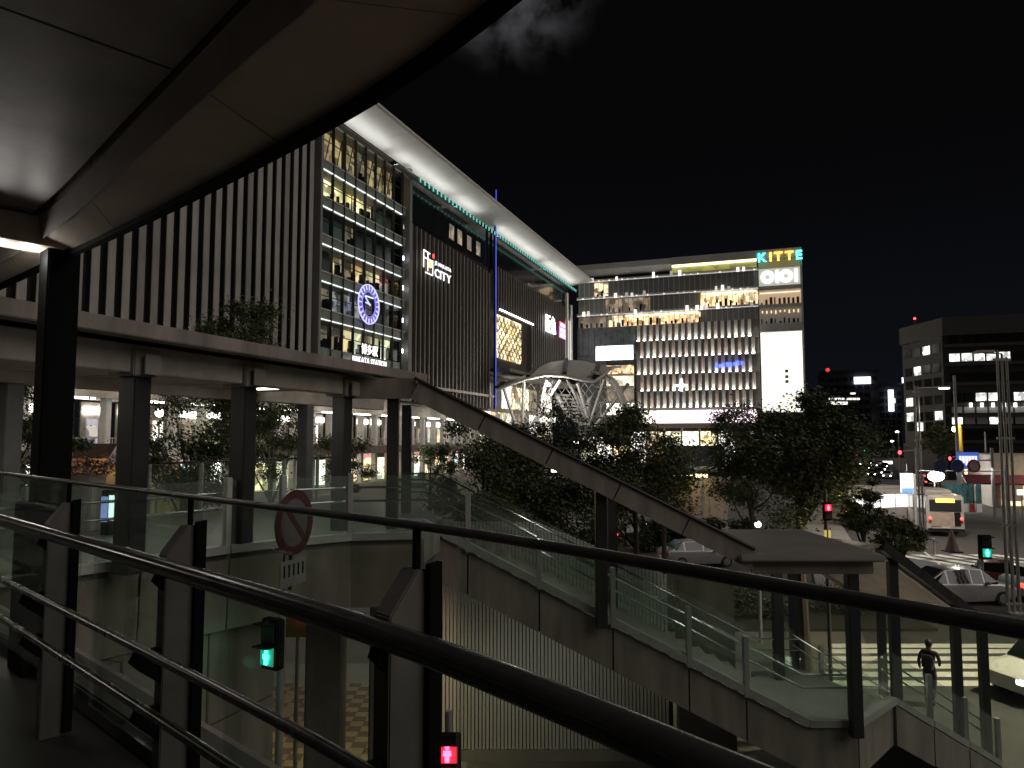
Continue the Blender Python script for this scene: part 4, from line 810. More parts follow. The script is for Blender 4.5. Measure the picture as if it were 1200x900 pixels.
for k in range(3):
    a = Q + D2 * (L2 * k / 3 + .02); b = Q + D2 * (L2 * (k + 1) / 3 - .02); za, zb = LZ - s2l * (L2 * k / 3), LZ - s2l * (L2 * (k + 1) / 3)
    MB().prism([(*a, max(za - .75, -.05)), (*b, max(zb - .75, -.05)), (*b, zb), (*a, za)], (.03, -.05, 0)).build('flank_panel', m_clad, SS)
    for wn in (0, 2.5):
        a_, b_ = a + N2 * wn, b + N2 * wn
        MB().prism([(*a_, za + .17), (*b_, zb + .17), (*b_, zb + 1.0), (*a_, za + 1.0)], (.008, -.012, 0)).build('glass_panel', g_rail, SS)
        MB().beam((*a_, za + .09), (*b_, zb + .09), .15, .12).build('base_rail', m_post_l, SS)
        MB().box(b_.x - .045, b_.y - .05, zb - .02, b_.x + .045, b_.y + .05, zb + 1.05).build('baluster_post', m_post_l, SS)
        a2, b2 = a_ + N2 * (.2 if wn == 0 else -.2), b_ + N2 * (.2 if wn == 0 else -.2)
        for hz in (.85, .62): MB().tube([(*a2, za + hz), (*b2, zb + hz)], .02, 8).build('handrail', m_stain, SS, smooth=True)
# stair canopy: sloping roof, landing roof, lower roof
CS = thing('stair_canopy', 'sloping brown canopy following the stair down to a flat landing roof', 'canopy', (2, 15, 0))
cy0, cy1 = 13.45, 16.95
pA = onY(486, 456, cy0); pB = onY(884, 656, cy0); pE = onY(1035, 660, cy0)
zz = lambda x: pA[1] + (pB[1] - pA[1]) * (x - pA[0]) / (pB[0] - pA[0])
nn = 5
for k in range(nn):
    xa = pA[0] + (pB[0] - pA[0]) * k / nn + .01; xb = pA[0] + (pB[0] - pA[0]) * (k + 1) / nn - .01
    MB().beam((xa, cy0, zz(xa)), (xb, cy0, zz(xb)), .1, .36).build('fascia_panel', m_clad, CS)
    MB().beam((xa, cy1, zz(xa)), (xb, cy1, zz(xb)), .1, .36).build('fascia_panel', m_clad, CS)
    MB().prism([(xa, cy0 + .06, zz(xa) + .12), (xb, cy0 + .06, zz(xb) + .12), (xb, cy1 - .06, zz(xb) + .12), (xa, cy1 - .06, zz(xa) + .12)], (0, 0, .05)).build('roof_panel', m_wall_g, CS)
for yy in (cy0 + .058, cy1 - .058): MB().beam((pA[0], yy, pA[1]), (pB[0], yy, pB[1]), .008, .30).build('fascia_backing', m_blk, CS)
MB().tube([(pA[0], cy0 - .06, pA[1] + .2), (pB[0], cy0 - .06, pB[1] + .2)], .03, 8).build('gutter_pipe', m_dk, CS)
MB().prism([(-2.95, cy0, pA[1] - .17), (pA[0] + .02, cy0, pA[1] - .17), (pA[0] + .02, cy0, pA[1] + .2), (-2.95, cy0, pA[1] + .2)], (0, .1, 0)).build('fascia_panel', m_clad, CS)
MB().box(-2.95, cy0 + .1, pA[1] + .1, pA[0], cy1, pA[1] + .16).build('roof_panel', m_wall_g, CS)
lz = pB[1]
MB().box(pB[0] - .3, cy0 - .15, lz - .02, pE[0], cy1 + .2, lz + .10).build('landing_roof', M('roof_metal', (.30, .28, .26), .42, .2, var=.12, scale=1), CS, bevel=.03)
MB().box(pB[0], cy0 + .05, lz - .26, pE[0] - .15, cy0 + .18, lz - .04).build('landing_beam', m_clad, CS, bevel=.01); MB().box(pB[0], cy1 - .2, lz - .26, pE[0] - .15, cy1 - .05, lz - .04).build('landing_beam', m_clad, CS)
for x_ in (pB[0] + .4, pE[0] - .5): MB().box(x_ - .06, cy0 + .2, lz - .24, x_ + .06, cy1 - .22, lz - .03).build('landing_joist', m_clad, CS)
cz0 = lz + .02; cq = Q + Vector((-.15, -.1)); cl = L2 - .1
for k in range(3):
    a = cq + D2 * (cl * k / 3 + .01); b = cq + D2 * (cl * (k + 1) / 3 - .01); za, zb = cz0 - s2l * cl * k / 3, cz0 - s2l * cl * (k + 1) / 3
    MB().prism([(*a, za), (*b, zb), (*(b + N2 * 2.8), zb), (*(a + N2 * 2.8), za)], (0, 0, .06)).build('soffit_panel', m_soffit, CS)
    for wn in (0.0, 2.8): MB().beam((*(a + N2 * wn), za + .04), (*(b + N2 * wn), zb + .04), .09, .2).build('fascia_panel', m_dk if wn == 0 else m_clad, CS)
    MB().beam((*(a + N2 * .18), za - .05), (*(b + N2 * .18), zb - .05), .07, .08).build('edge_trim', m_steel_w, CS)
def col(x, y, z0, z1, wd=.2, m_=None): MB().box(x - wd / 2, y - wd / 2, z0, x + wd / 2, y + wd / 2, z1).build('column', m_ or m_col, CS, bevel=.01)
for pxx, Y in ((461, 13.62), (477, 16.5), (703, 13.62), (716, 16.5), (905, 16.5), (991, 13.62)):
    X = (pxx - 600) / F * Y; zt_ = zz(X) - .15 if pA[0] < X < pB[0] else (lz - .1 if X >= pB[0] else pA[1] - .15); col(X, Y, zs(X) - .1 if X > X0 else 5.6, zt_, .2)
for t in (.35, 2.6, 3.7):
    for wn in (.12, 2.5):
        q = Q + D2 * t + N2 * wn; col(q.x, q.y, max(LZ - s2l * t - .1, 0), cz0 - s2l * t - .02, .17)
for (x_, y_) in ((1.2, 15.2), (4.6, 15.2), (6.4, 15.2)):
    z_ = (zz(x_) if x_ < pB[0] else lz) - .06; MB().box(x_ - .4, y_ - .05, z_ - .02, x_ + .4, y_ + .05, z_ + .02).build('batten_light', e_dl, CS); lamp(CS, 'AREA', (x_, y_, z_ - .1), 9, (1, .95, .84), .8, aim=(0, 0, -1), sy=.1)
q = Q + D2 * 1.6 + N2 * 1.4; lamp(CS, 'AREA', (q.x, q.y, 1.75), 5, (1, .9, .76), .8, aim=(0, 0, 1), sy=.4)
# white louvre wall on the far side, under and behind the flight
LW = thing('louvre_wall', 'wall of close white vertical louvres standing behind the stair flank', 'fence', (1, 17.4, 0))
lv = MB().box(-.03, -.06, 0, .03, .06, 1).mesh('louvre', m_steel_w)
xl = onY(516, 800, 17.4)[0]; xr = onY(784, 800, 17.4)[0]; k = 0
while xl + k * .083 < xr:
    x_ = xl + k * .083; inst('louvre', lv, LW, (x_, 17.4, .25), scale=(1, 1, max(.6, min(5.3, zs(x_ * 13.75 / 17.4) + .75) - .25))); k += 1
MB().box(xl - .1, 17.48, 0, xr + .1, 17.56, 3.0).build('back_panel', M('louvre_back', (.05, .048, .045), .7), LW); MB().box(xl - .1, 17.3, 0, xr + .1, 17.5, .24).build('plinth', m_conc, LW)
MB().box(xr + .2, 17.3, 0, xr + 1.5, 17.6, 4.0).build('end_panel', m_beige, LW, bevel=.02)
lamp(LW, 'AREA', ((xl + xr) / 2 - .5, 15.2, 2.0), 9, (1, .9, .75), 3.0, aim=(0, 1, -.2), sy=.3)

bl_ = thing('bracket_light', 'warm bulkhead light under the far deck above the two tone tiles', 'light', (-4.6, 15.2, 4.9))
MB().box(-4.75, 15.1, 4.86, -4.45, 15.3, 5.0).build('housing', m_dk, bl_, bevel=.02); MB().box(-4.72, 15.13, 4.82, -4.48, 15.27, 4.86).build('lens', E('bulkhead', (1, .82, .5), 4), bl_); MB().tube([(-4.6, 15.2, 5.0), (-4.6, 15.2, 5.2)], .03, 8).build('stem', m_dk, bl_)
lamp(bl_, 'SPOT', (-4.6, 15.2, 4.78), 480, (1, .8, .45), .12, aim=(0, .75, -1), spot=math.radians(120))
# ------------------------------------------------------------------ trees
m_bark = M('bark', (.06, .045, .032), .85, var=.35, scale=9, bump=.4, stretch=(1, 1, .3))
def leafmat(n, c): return M('leaf_' + n, c, .55, var=.45, scale=1.3)
m_lf = [leafmat('a', (.085, .105, .040)), leafmat('b', (.10, .12, .045)), leafmat('c', (.062, .082, .036))]
def leaf_mesh(name, clumps, rnd, per, size, mat, spread):
    vv, ff = [], []
    for (cx, cy, cz, cr) in clumps:
        for _ in range(per):
            d = Vector((rnd.gauss(0, 1), rnd.gauss(0, 1), rnd.gauss(0, .62))) * (cr * spread); p = Vector((cx, cy, cz)) + d
            n_ = Vector((rnd.gauss(0, 1), rnd.gauss(0, 1), rnd.gauss(1.3, .7))).normalized(); u = n_.cross(Vector((rnd.random(), rnd.random(), rnd.random() + .1))).normalized(); v_ = n_.cross(u)
            s_ = size * rnd.uniform(.6, 1.35); o = len(vv)
            vv += [p - u * s_ * .9, p - v_ * s_ * .42, p + u * s_ * .9 - n_ * s_ * .2, p + v_ * s_ * .42]; ff.append((o, o + 1, o + 2, o + 3))
    me = bpy.data.meshes.new(name); me.from_pydata([tuple(q) for q in vv], [], ff); me.materials.append(mat); return me
def tree(label, x, y, h, r, zlo, seed, n_cl=46, per=170, size=.075, mat=0, name='street_tree', trunk_r=.14, lean=(0, 0), group='trees along the station plaza'):
    rnd = random.Random(seed); t = thing(name, label, 'tree', (x, y, 0), 'L', group=group)
    zc = (zlo + h) / 2; cl = []
    n_cl = int(n_cl * .62)
    while len(cl) < n_cl:
        q = Vector((rnd.uniform(-1, 1), rnd.uniform(-1, 1), rnd.uniform(-1, 1)))
        if .2 < q.length < 1.0 and rnd.random() < .3 + q.length * .7:
            k = 1 + .42 * mnoise.noise(q * 1.5 + Vector((seed * 3.1, 0, 0))); cl.append((lean[0] + q.x * r * k * 1.05, lean[1] + q.y * r * k, zc + q.z * (h - zlo) / 2 * k * (1 if q.z > 0 else .8), rnd.uniform(.6, 1.45)))
    tr = MB(); top = Vector((lean[0] * .7, lean[1] * .7, zlo + (h - zlo) * .55)); mid = Vector((lean[0] * .3 + rnd.uniform(-.1, .1), lean[1] * .3, zlo * .8))
    tr.tube([(0, 0, -.05), (0.02, 0, .25), tuple(mid), tuple(top)], [trunk_r * 1.35, trunk_r, trunk_r * .75, trunk_r * .25], 9)
    to = tr.build('trunk', m_bark, t, smooth=True)
    for c_ in rnd.sample(cl, min(11, len(cl))):
        s_ = mid.lerp(top, rnd.uniform(0, .7)); e_ = Vector(c_[:3]); m2 = s_.lerp(e_, .5) + Vector((0, 0, -.12 * r)); sub(MB().tube([tuple(s_), tuple(m2), tuple(e_)], [trunk_r * .42, trunk_r * .26, trunk_r * .1], 6).build('limb', m_bark, t, smooth=True), to)
    o = bpy.data.objects.new('crown', leaf_mesh('crown', cl, rnd, int(per * 2.6), size, m_lf[mat], r * .17)); C.objects.link(o); o.parent = t
    return t
def tpx(px, Y): return ((px - 600) / F * Y, Y)
zpx = lambda py, Y: H + (515 - py) / F * Y
x, y = tpx(272, 30); tree('tall leafy tree rising above the far deck canopy before the left finned wall', x, y, zpx(334, 30), 1.75, 6.2, 1, 130, 170, mat=1)
x, y = tpx(225, 27); tree('broad dark tree below the far deck canopy beside the twin globe lamp', x, y, zpx(452, 27), 2.0, 4.2, 2, 67, 170, mat=2)
x, y = tpx(318, 32); tree('round tree between two columns of the far deck canopy', x, y, zpx(462, 32), 1.4, 5.0, 3, 45, 136)
x, y = tpx(22, 24); tree('dark tree seen past the charcoal canopy post', x, y, zpx(425, 24), 1.7, 4.6, 4, 54, 153, mat=2)
x, y = tpx(505, 45); tree('small tree in front of the lit shops at the foot of the station', x, y, zpx(517, 45), 1.2, 4.4, 5, 32, 136)
x, y = tpx(405, 40); tree('small bushy tree before the pale shop fronts left of the stair', x, y, zpx(505, 40), 1.5, 4.2, 55, 35, 136)
x, y = tpx(566, 27); tree('leafy tree directly behind the upper part of the sloping stair canopy', x, y, zpx(487, 27), 1.7, 3.4, 6, 76, 178, mat=0)
x, y = tpx(628, 29); tree('dense tree in front of the arched plaza canopy', x, y, zpx(485, 29), 2.0, 2.9, 7, 88, 187, mat=2)
x, y = tpx(742, 26); tree('broad tree before the pink lit arcade, behind the middle of the stair canopy', x, y, zpx(478, 26), 1.9, 3.9, 8, 84, 187, mat=1)
x, y = tpx(775, 38); tree('thin airy tree in front of the lit shelter', x, y, zpx(522, 38), 1.5, 3.8, 9, 35, 119)
x, y = tpx(935, 24); tree('largest plaza tree with its trunk behind the landing roof', x, y, zpx(470, 24), 1.85, 4.4, 10, 110, 204, mat=0, trunk_r=.19)
x, y = tpx(878, 33); tree('tree at the left of the largest plaza tree, before the glowing tower', x, y, zpx(484, 33), 1.9, 3.6, 11, 62, 170, mat=2)
x, y = tpx(1052, 33); tree('small round tree in front of the white buses', x, y, zpx(600, 33), .95, 2.0, 12, 35, 170, size=.085, mat=1)
x, y = tpx(1008, 36); tree('slim street tree beside the red pedestrian signal', x, y, zpx(560, 36), .95, 2.4, 13, 60, 136, mat=1)
x, y = tpx(670, 23); tree('low dark tree right behind the stair flank', x, y, zpx(560, 23), 1.5, 2.4, 14, 54, 170, mat=2)
x, y = tpx(1098, 110); tree('street tree lit yellow by the lamp on the yellow lit pole', x, y, 9.0, 2.2, 4.6, 15, 35, 102, size=.2, mat=1)
# low planting along the forecourt edge
def shrub(label, x, y, r, h, seed, per=70, size=.08):
    rnd = random.Random(seed); t = thing('shrub', label, 'shrub', (x, y, 0), 'L', group='low shrubs in the planting bed')
    cl = [(rnd.uniform(-r, r), rnd.uniform(-.5, .5), rnd.uniform(.2, h), .8) for _ in range(22)]
    o = bpy.data.objects.new('foliage', leaf_mesh('foliage', cl, rnd, per, size, m_lf[2], .24)); C.objects.link(o); o.parent = t
    MB().tube([(0, 0, -.02), (.05, 0, h * .7)], .05, 6).build('stem', m_bark, t)
for i, (px, Y) in enumerate(((600, 30), (655, 31), (712, 30), (770, 30), (830, 31), (885, 30), (990, 31))):
    x, y = tpx(px, Y); shrub(['low dark shrub in the bed behind the upper stair flank', 'low shrub in the bed beside the white taxi', "low shrub in the bed behind the stair canopy's paired columns", 'low shrub in the bed under the broad tree', 'low shrub in the bed before the cream walled shelter', 'low shrub in the bed below the white globe lamp', 'low shrub in the bed near the red pedestrian signal'][i], x, y, 1.3, 1.3, 60 + i)
for i, px in enumerate((765, 786, 806, 826, 846, 868)):
    x, y = tpx(px, 48.5); shrub(('tall hedge shrub at the left end of the cream walled shelter', 'hedge shrub before the first panel of the cream walled shelter', 'hedge shrub before the lamp of the cream walled shelter', 'hedge shrub before the bench of the cream walled shelter', 'hedge shrub before the white post of the cream walled shelter', 'tall hedge shrub at the right end of the cream walled shelter')[i], x, y, .95, 1.95, 90 + i, 170, .12)
bed = structure(MB().box(-2.5, 28.6, -.02, 16, 33, .12).build('planting_bed', M('soil', (.03, .025, .018), .95, var=.4, scale=4, bump=.4)))
# ------------------------------------------------------------------ vehicles
m_tyre = M('tyre', (.015, .015, .015), .8); m_rim = M('rim', (.4, .4, .4), .3, .8); m_cglass = M('car_glass', (.01, .012, .014), .06, spec=.7)
e_head = E('headlight_on', (.95, .97, 1), 14); e_tail = E('tail_on', (1, .04, .03), 6); m_tail = M('tail_off', (.25, .01, .01), .3); m_head = M('head_off', (.5, .5, .5), .15)
SEC = [(-2.2, .36, .74, .72, .82, .64), (-2.06, .26, .90, .82, .98, .74), (-1.72, .21, .95, .85, 1.06, .72), (-1.12, .2, .95, .86, 1.42, .61), (0, .2, .93, .86, 1.48, .62), (.55, .2, .92, .86, 1.42, .61), (1.28, .2, .9, .85, .98, .70), (1.9, .25, .80, .82, .87, .70), (2.2, .36, .62, .70, .70, .60)]
def car(label, x, y, rot, paint, head=False, tail=False, van=0., plate=True, rooflamp=None, group=None):
    t = thing('parked_car' if False else 'car', label, 'car', (x, y, .006), 'L', rot=rot, group=group); vv = []; S = []
    for (yy, zb, zm, wm, zr, wr) in SEC:
        if van and -1.8 < yy < 1.0: zr += van * (1 if zr > 1.3 else .25)
        if van and yy == -1.72: zr += van * .8; wr = .66
        S.append((yy, zb, zm, wm, zr, wr)); ring_ = [(wm * .93, zb), (wm, zb + .18), (wm, zm - .06), (wm - .02, zm), (wr, zr), (wr * .6, zr + .03)]
        vv += [(w_, yy, z_) for w_, z_ in ring_] + [(-w_, yy, z_) for w_, z_ in ring_[::-1]]
    n_ = 12; ff = [tuple(range(n_)), tuple((len(S) - 1) * n_ + k for k in range(n_))[::-1]]
    for i in range(len(S) - 1):
        for k in range(n_): ff.append((i * n_ + k, i * n_ + (k + 1) % n_, (i + 1) * n_ + (k + 1) % n_, (i + 1) * n_ + k))
    b = MB().add(vv, ff); b.build('body', paint, t, smooth=True)
    def pane(i, ks, name, sh=.06):
        for k in ks:
            q = [Vector(vv[i * n_ + k]), Vector(vv[i * n_ + k + 1]), Vector(vv[(i + 1) * n_ + k + 1]), Vector(vv[(i + 1) * n_ + k])]; c_ = sum(q, Vector()) / 4
            nn = (q[1] - q[0]).cross(q[3] - q[0]); nn = nn.normalized() if nn.length else Vector((0, 0, 1)); nn = nn if nn.dot(c_ - Vector((0, c_.y * .8, .7))) > 0 else -nn
            q = [p.lerp(c_, sh) + nn * .012 for p in q]; MB().add(q, [(0, 1, 2, 3)]).build(name, m_cglass, t)
    for i in (3, 4): pane(i, (3, 7), 'side_window', .10)
    for i, nm in ((2, 'rear_window'), (5, 'windscreen')):
        q = [Vector(vv[i * n_ + 4]), Vector(vv[i * n_ + 7]), Vector(vv[(i + 1) * n_ + 7]), Vector(vv[(i + 1) * n_ + 4])]; nn = (q[1] - q[0]).cross(q[3] - q[0]).normalized(); nn = nn if nn.z > 0 else -nn; c_ = sum(q, Vector()) / 4
        MB().add([p.lerp(c_, .07) + nn * .04 for p in q], [(0, 1, 2, 3)]).build(nm, m_cglass, t); pane(i, (3, 7), 'quarter_window', .16)
    for wx_ in (-.78, .78):
        for wy in (-1.32, 1.36):
            ty = MB().disc((wx_, wy, .31), (1, 0, 0), .31, .2, 18).build('tyre', m_tyre, t); sub(MB().disc((wx_ + (.105 if wx_ > 0 else -.105), wy, .31), (1, 0, 0), .2, .02, 14).build('rim', m_rim, t), ty)
    for s_ in (-1, 1):
        MB().box(s_ * .44, 2.06, .56, s_ * .70, 2.20, .72).build('headlight', (E('far_head', (.95, .97, 1), 25) if group else e_head) if head else m_head, t, bevel=.02); MB().box(s_ * .50, -2.20, .66, s_ * .76, -2.06, .88).build('tail_light', e_tail if tail else m_tail, t, bevel=.02)
        MB().box(s_ * .84, .62, .92, s_ * 1.0, .74, 1.04).build('wing_mirror', paint, t, bevel=.02)
    MB().box(-.26, -2.235, .48, .26, -2.195, .64).build('number_plate', m_white, t)
    if rooflamp: MB().box(-.18, -.2, 1.52, .18, 0, 1.66).build('roof_lamp', rooflamp, t, bevel=.02)
    if head and not group:
        for s_ in (-.55, .55): lamp(t, 'SPOT', (s_, 2.3, .64), 60, (1, .97, .92), .06, aim=(0, 1, -.09), spot=math.radians(60))
    return t
silver = M('paint_silver', (.42, .41, .42), .28, .45, var=.06, scale=1); whitep = M('paint_white', (.68, .67, .65), .28, 0, var=.05, scale=1); blackp = M('paint_black', (.02, .02, .022), .22, .2); redp = M('paint_wine', (.14, .03, .03), .25, .2)
x, y = onz(1142, 712, 0); car('silver estate car side on beyond the lower stair canopy', x, y + 1.0, math.radians(-84), silver, van=.1)
x, y = onz(1180, 697, 0); car('dark car with glowing red brake lights behind the silver estate', x + .2, y + 1, math.radians(-28), redp, tail=True)
x, y = onz(1222, 700, 0); car('pale car at the kerb past the tall triple mast', x, y, math.radians(-70), whitep, tail=True)
x, y = onz(1212, 822, 0); car('white van with a headlight shining at the zebra crossing', x + 1.3, y + .6, math.radians(104), whitep, head=True, van=.25)
x, y = onz(655, 641, 0); car('white taxi with a yellow roof lamp waiting behind the trees', x, y, math.radians(-65), whitep, tail=True, rooflamp=e_yel)
x, y = onz(600, 634, 0); car('dark car with an amber tail light left of the white taxi', x, y, math.radians(-72), blackp, tail=True)
x, y = onz(826, 668, 0); car('silver car just above the foot of the sloping stair canopy', x, y + 1.5, math.radians(-80), silver)
x, y = onz(745, 637, 0); car('black car with red tail lights in the shade under the broad tree', x, y, math.radians(-60), blackp, tail=True)
for i, (px, py) in enumerate(((1013, 547), (1019, 545), (1025, 548), (1031, 546), (1037, 549), (1006, 546), (1012, 556), (1022, 559), (1030, 557), (1040, 561), (1016, 551), (1034, 553))):
    x, y = onz(px, py, 0); car('far car with white headlights on coming down the avenue', x, y, math.pi - TH - .147, (whitep, blackp, silver)[i % 3], head=True, group='far oncoming cars on the avenue')
def bus(label, x, y, rot, stripe, rear_ad):
    t = thing('bus', label, 'bus', (x, y, .006), 'L', rot=rot); wh = M('bus_white', (.66, .60, .55), .35, 0, var=.06)
    MB().box(-1.24, -5, .35, 1.24, 5, 3.05).build('body', wh, t, bevel=.12, smooth=True)
    MB().box(-1.05, -5.03, 1.85, 1.05, -4.99, 2.72).build('rear_window', M('bus_glass', (.05, .05, .055), .1), t); MB().box(-.62, -5.06, 2.52, .62, -5.02, 2.78).build('destination_sign', E('dest', (1, .72, .05), 3), t)
    MB().box(-.98, -5.04, .75, .5, -5.0, 1.8).build('rear_panel', M('bus_panel', (.60, .45, .36), .5), t)
    for s_ in (-1, 1):
        for k in range(2): MB().disc((s_ * (1.02 - .22 * 0), -5.03, 1.1 + k * .25), (0, 1, 0), .09, .06, 12).build('tail_light', e_tail if k == 1 else m_tail, t)
        for k in range(6): MB().box(s_ * 1.235, -4.6 + k * 1.55, 1.55, s_ * 1.262, -3.2 + k * 1.55, 2.6).build('side_window', rear_ad, t)
        for wy in (-2.6, 3.2): ty = MB().disc((s_ * 1.1, wy, .48), (1, 0, 0), .48, .3, 20).build('tyre', m_tyre, t)
    MB().box(-1.2, -5.06, .4, 1.2, -4.98, .6).build('bumper', m_dk, t); MB().box(-.3, -5.05, .62, .3, -5.0, .76).build('number_plate', m_white, t)
    MB().box(-.9, -3, 3.05, .9, 1, 3.3).build('roof_unit', wh, t, bevel=.06)
    MB().box(.58, -5.05, .8, .98, -5.0, 1.8).build('engine_grille', m_dk, t)
    return t
x, y = onz(1106, 629, 0); bx_, by_ = Vector((x, y)) + Vector((sT, cT)) * 5; bus('white bus seen from behind with amber destination sign driving up the avenue', bx_, by_, -TH * .9, None, M('bus_glass', (.05, .05, .055), .1))
x, y = onz(1046, 622, 0); bx_, by_ = Vector((x, y)) + Vector((sT, cT)) * 5; bus('bus with bright white lit side windows at the bay behind the small tree', bx_, by_, -TH - .9, None, E('bus_lit', (1, .97, .92), 2.2))
# ------------------------------------------------------------------ street furniture
m_gal = M('galvanised', (.34, .33, .32), .4, .5, var=.15, scale=4)
def mast(label, px, Y, ytop, n_t, arm=None, head=False, r=.055):
    x = (px - 600) / F * Y; zt = zpx(ytop, Y); t = thing('street_mast', label, 'street lamp', (x, Y, 0))
    for k in range(n_t): MB().tube([(x + (k - (n_t - 1) / 2) * .24, Y, 0), (x + (k - (n_t - 1) / 2) * .20, Y, zt - (.15 * k if n_t == 3 else 0))], [r * 1.2, r * .8], 10).build('tube', m_gal, t, smooth=True)
    for z in (.4, zt * .33, zt * .66, zt - .4): MB().box(x - .12 * n_t, Y - .06, z - .05, x + .12 * n_t, Y + .06, z + .05).build('clamp', m_gal, t)
    MB().disc((x, Y, .03), (0, 0, 1), .32, .06, 16).build('base_plate', m_gal, t)
    if arm:
        ax = x + arm; MB().tube([(x, Y, zt - .15), (ax, Y, zt - .1)], .035, 8).build('arm', m_gal, t)
        hd = MB().prism([(ax - .1, Y - .18, zt - .14), (ax + .65, Y - .14, zt - .12), (ax + .65, Y + .14, zt - .12), (ax - .1, Y + .18, zt - .14)], (0, 0, .12)).build('lamp_head', m_gal, t, bevel=.02)
        if head:
            sub(MB().box(ax, Y - .15, zt - .21, ax + .55, Y + .15, zt - .15).build('lens', E('lamp_lens', (1, .97, .88), 12), t), hd); lamp(t, 'SPOT', (ax + .25, Y, zt - .3), 3600, (1, .93, .82), .2, aim=(0, 0, -1), spot=math.radians(150))
    return t
mast('twin galvanised lamp mast with a lit street lamp on its arm', 1075, 50, 452, 2, 1.6, True); mast('tall triple galvanised mast beside the silver estate car', 1177, 31.5, 410, 3, -1.0, False, .06)
mast('plain dark pole with a tapering tip behind the twin mast', 1120, 75, 440, 1, None, False, .16); mast('thin pale pole right of the blue direction sign', 1153, 85, 506, 1, None, False, .1)
# lamp post; the yellow lamplight on it is put into the post's base colour
x = (1124 - 600) / F * 100; yl = thing('yellow_lamp_post', 'yellow lit post with a bright lamp shining into a street tree', 'street lamp', (x, 100, 0))
MB().tube([(x, 100, 0), (x, 100, zpx(497, 100))], [.35, .25], 10).build('post', M('post_yellow_lit', (.45, .32, .06), .5), yl, smooth=True); MB().ball((x - .9, 99.6, zpx(503, 100)), .38).build('globe', E('globe_warm', (1, .93, .65), 12), yl); lamp(yl, 'POINT', (x - 1.4, 99, zpx(503, 100) + .2), 600, (1, .8, .35), .3)
# twin-globe plaza lamp and its kin
def globe_lamp(label, px, py, Y, n_=2, power=160, gr=.19):
    x = (px - 600) / F * Y; z = zpx(py, Y); t = thing('globe_lamp', label, 'street lamp', (x, Y, 0), group='globe lamps on the plaza'); MB().tube([(x, Y, 0), (x, Y, z - .1)], [.07, .045], 10).build('post', m_gal, t, smooth=True)
    for k in range(n_):
        xx = x + (k - (n_ - 1) / 2) * .5; MB().ball((xx, Y, z + .12), gr, 14, 9).build('globe', E('globe_white', (1, .97, .92), 9), t)
    if n_ > 1: MB().tube([(x - .27, Y, z - .08), (x + .27, Y, z - .08)], .025, 6).build('arm', m_gal, t)
    lamp(t, 'POINT', (x, Y - .4, z + .6), power, (1, .92, .8), .3)
globe_lamp('twin globe lamp glowing white beside the broad dark tree', 247, 548, 30, 2, 320); globe_lamp('single globe lamp glowing pale yellow in the dark tree', 187, 487, 34, 1, 200)
globe_lamp('white globe lamp low among the leaves above the landing roof', 885, 617, 27, 1, 60, .11); globe_lamp('single globe lamp behind the thin poles of the station forecourt', 459, 538, 44, 1, 300)
globe_lamp('globe lamp shining between shop fronts left of the charcoal column', 200, 545, 60, 2, 300); globe_lamp('globe lamp deep in the plaza under the arched canopy', 676, 520, 85, 2, 700); globe_lamp('globe lamp by the pink lit arcade seen through leaves', 790, 527, 90, 2, 700)
# signals
def lensbox(t, c, ax, r, mat): 
    MB().disc(c, ax, r, .03, 18).build('lens', mat, t)
    c = Vector(c); ax = Vector(ax).normalized(); MB().ring(c - ax * .08, ax, r * 1.02, r * 1.1, .2, 18).build('visor', m_dk, t)
def signal(label, px, py, Y, on, pole_dx=1.4, horiz=True, s=1.0):
    x = (px - 600) / F * Y; z = zpx(py, Y); t = thing('traffic_signal', label, 'traffic light', (x + pole_dx, Y + .3, 0)); order = [('g', e_green), ('y', e_yel), ('r', e_red)]
    i0 = {'g': 0, 'r': 2}[on]; xs = [x + (i - i0) * .38 * s for i in range(3)]
    MB().box(xs[0] - .24 * s, Y, z - .22 * s, xs[2] + .24 * s, Y + .16, z + .22 * s).build('housing', m_dk, t, bevel=.04)
    for i in range(3): lensbox(t, (xs[i], Y - .03, z), (0, 1, 0), .15 * s, order[i][1] if i == i0 else e_off)
    MB().tube([(x, Y + .2, z + .1), (x + pole_dx, Y + .3, z + .25)], .045, 8).build('arm', m_gal, t); MB().tube([(x + pole_dx, Y + .3, 0), (x + pole_dx, Y + .3, z + .6)], [.11, .08], 10).build('pole', m_gal, t, smooth=True)
    return t
signal('traffic signal showing red beside a pale equipment box over the avenue', 1052, 530, 95, 'r', 2.2, s=1.7); signal('traffic signal showing green over the far avenue', 1011, 527, 120, 'g', -2.0, s=1.7)
signal('traffic signal showing red close left of the green one', 1002, 532, 130, 'r', -2.4, s=1.6); signal('traffic signal showing red behind the round road signs', 1110, 537, 90, 'r', 1.6, s=1.4); signal('traffic signal showing red half hidden in the largest tree', 994, 540, 110, 'r', -1.5, s=1.5)
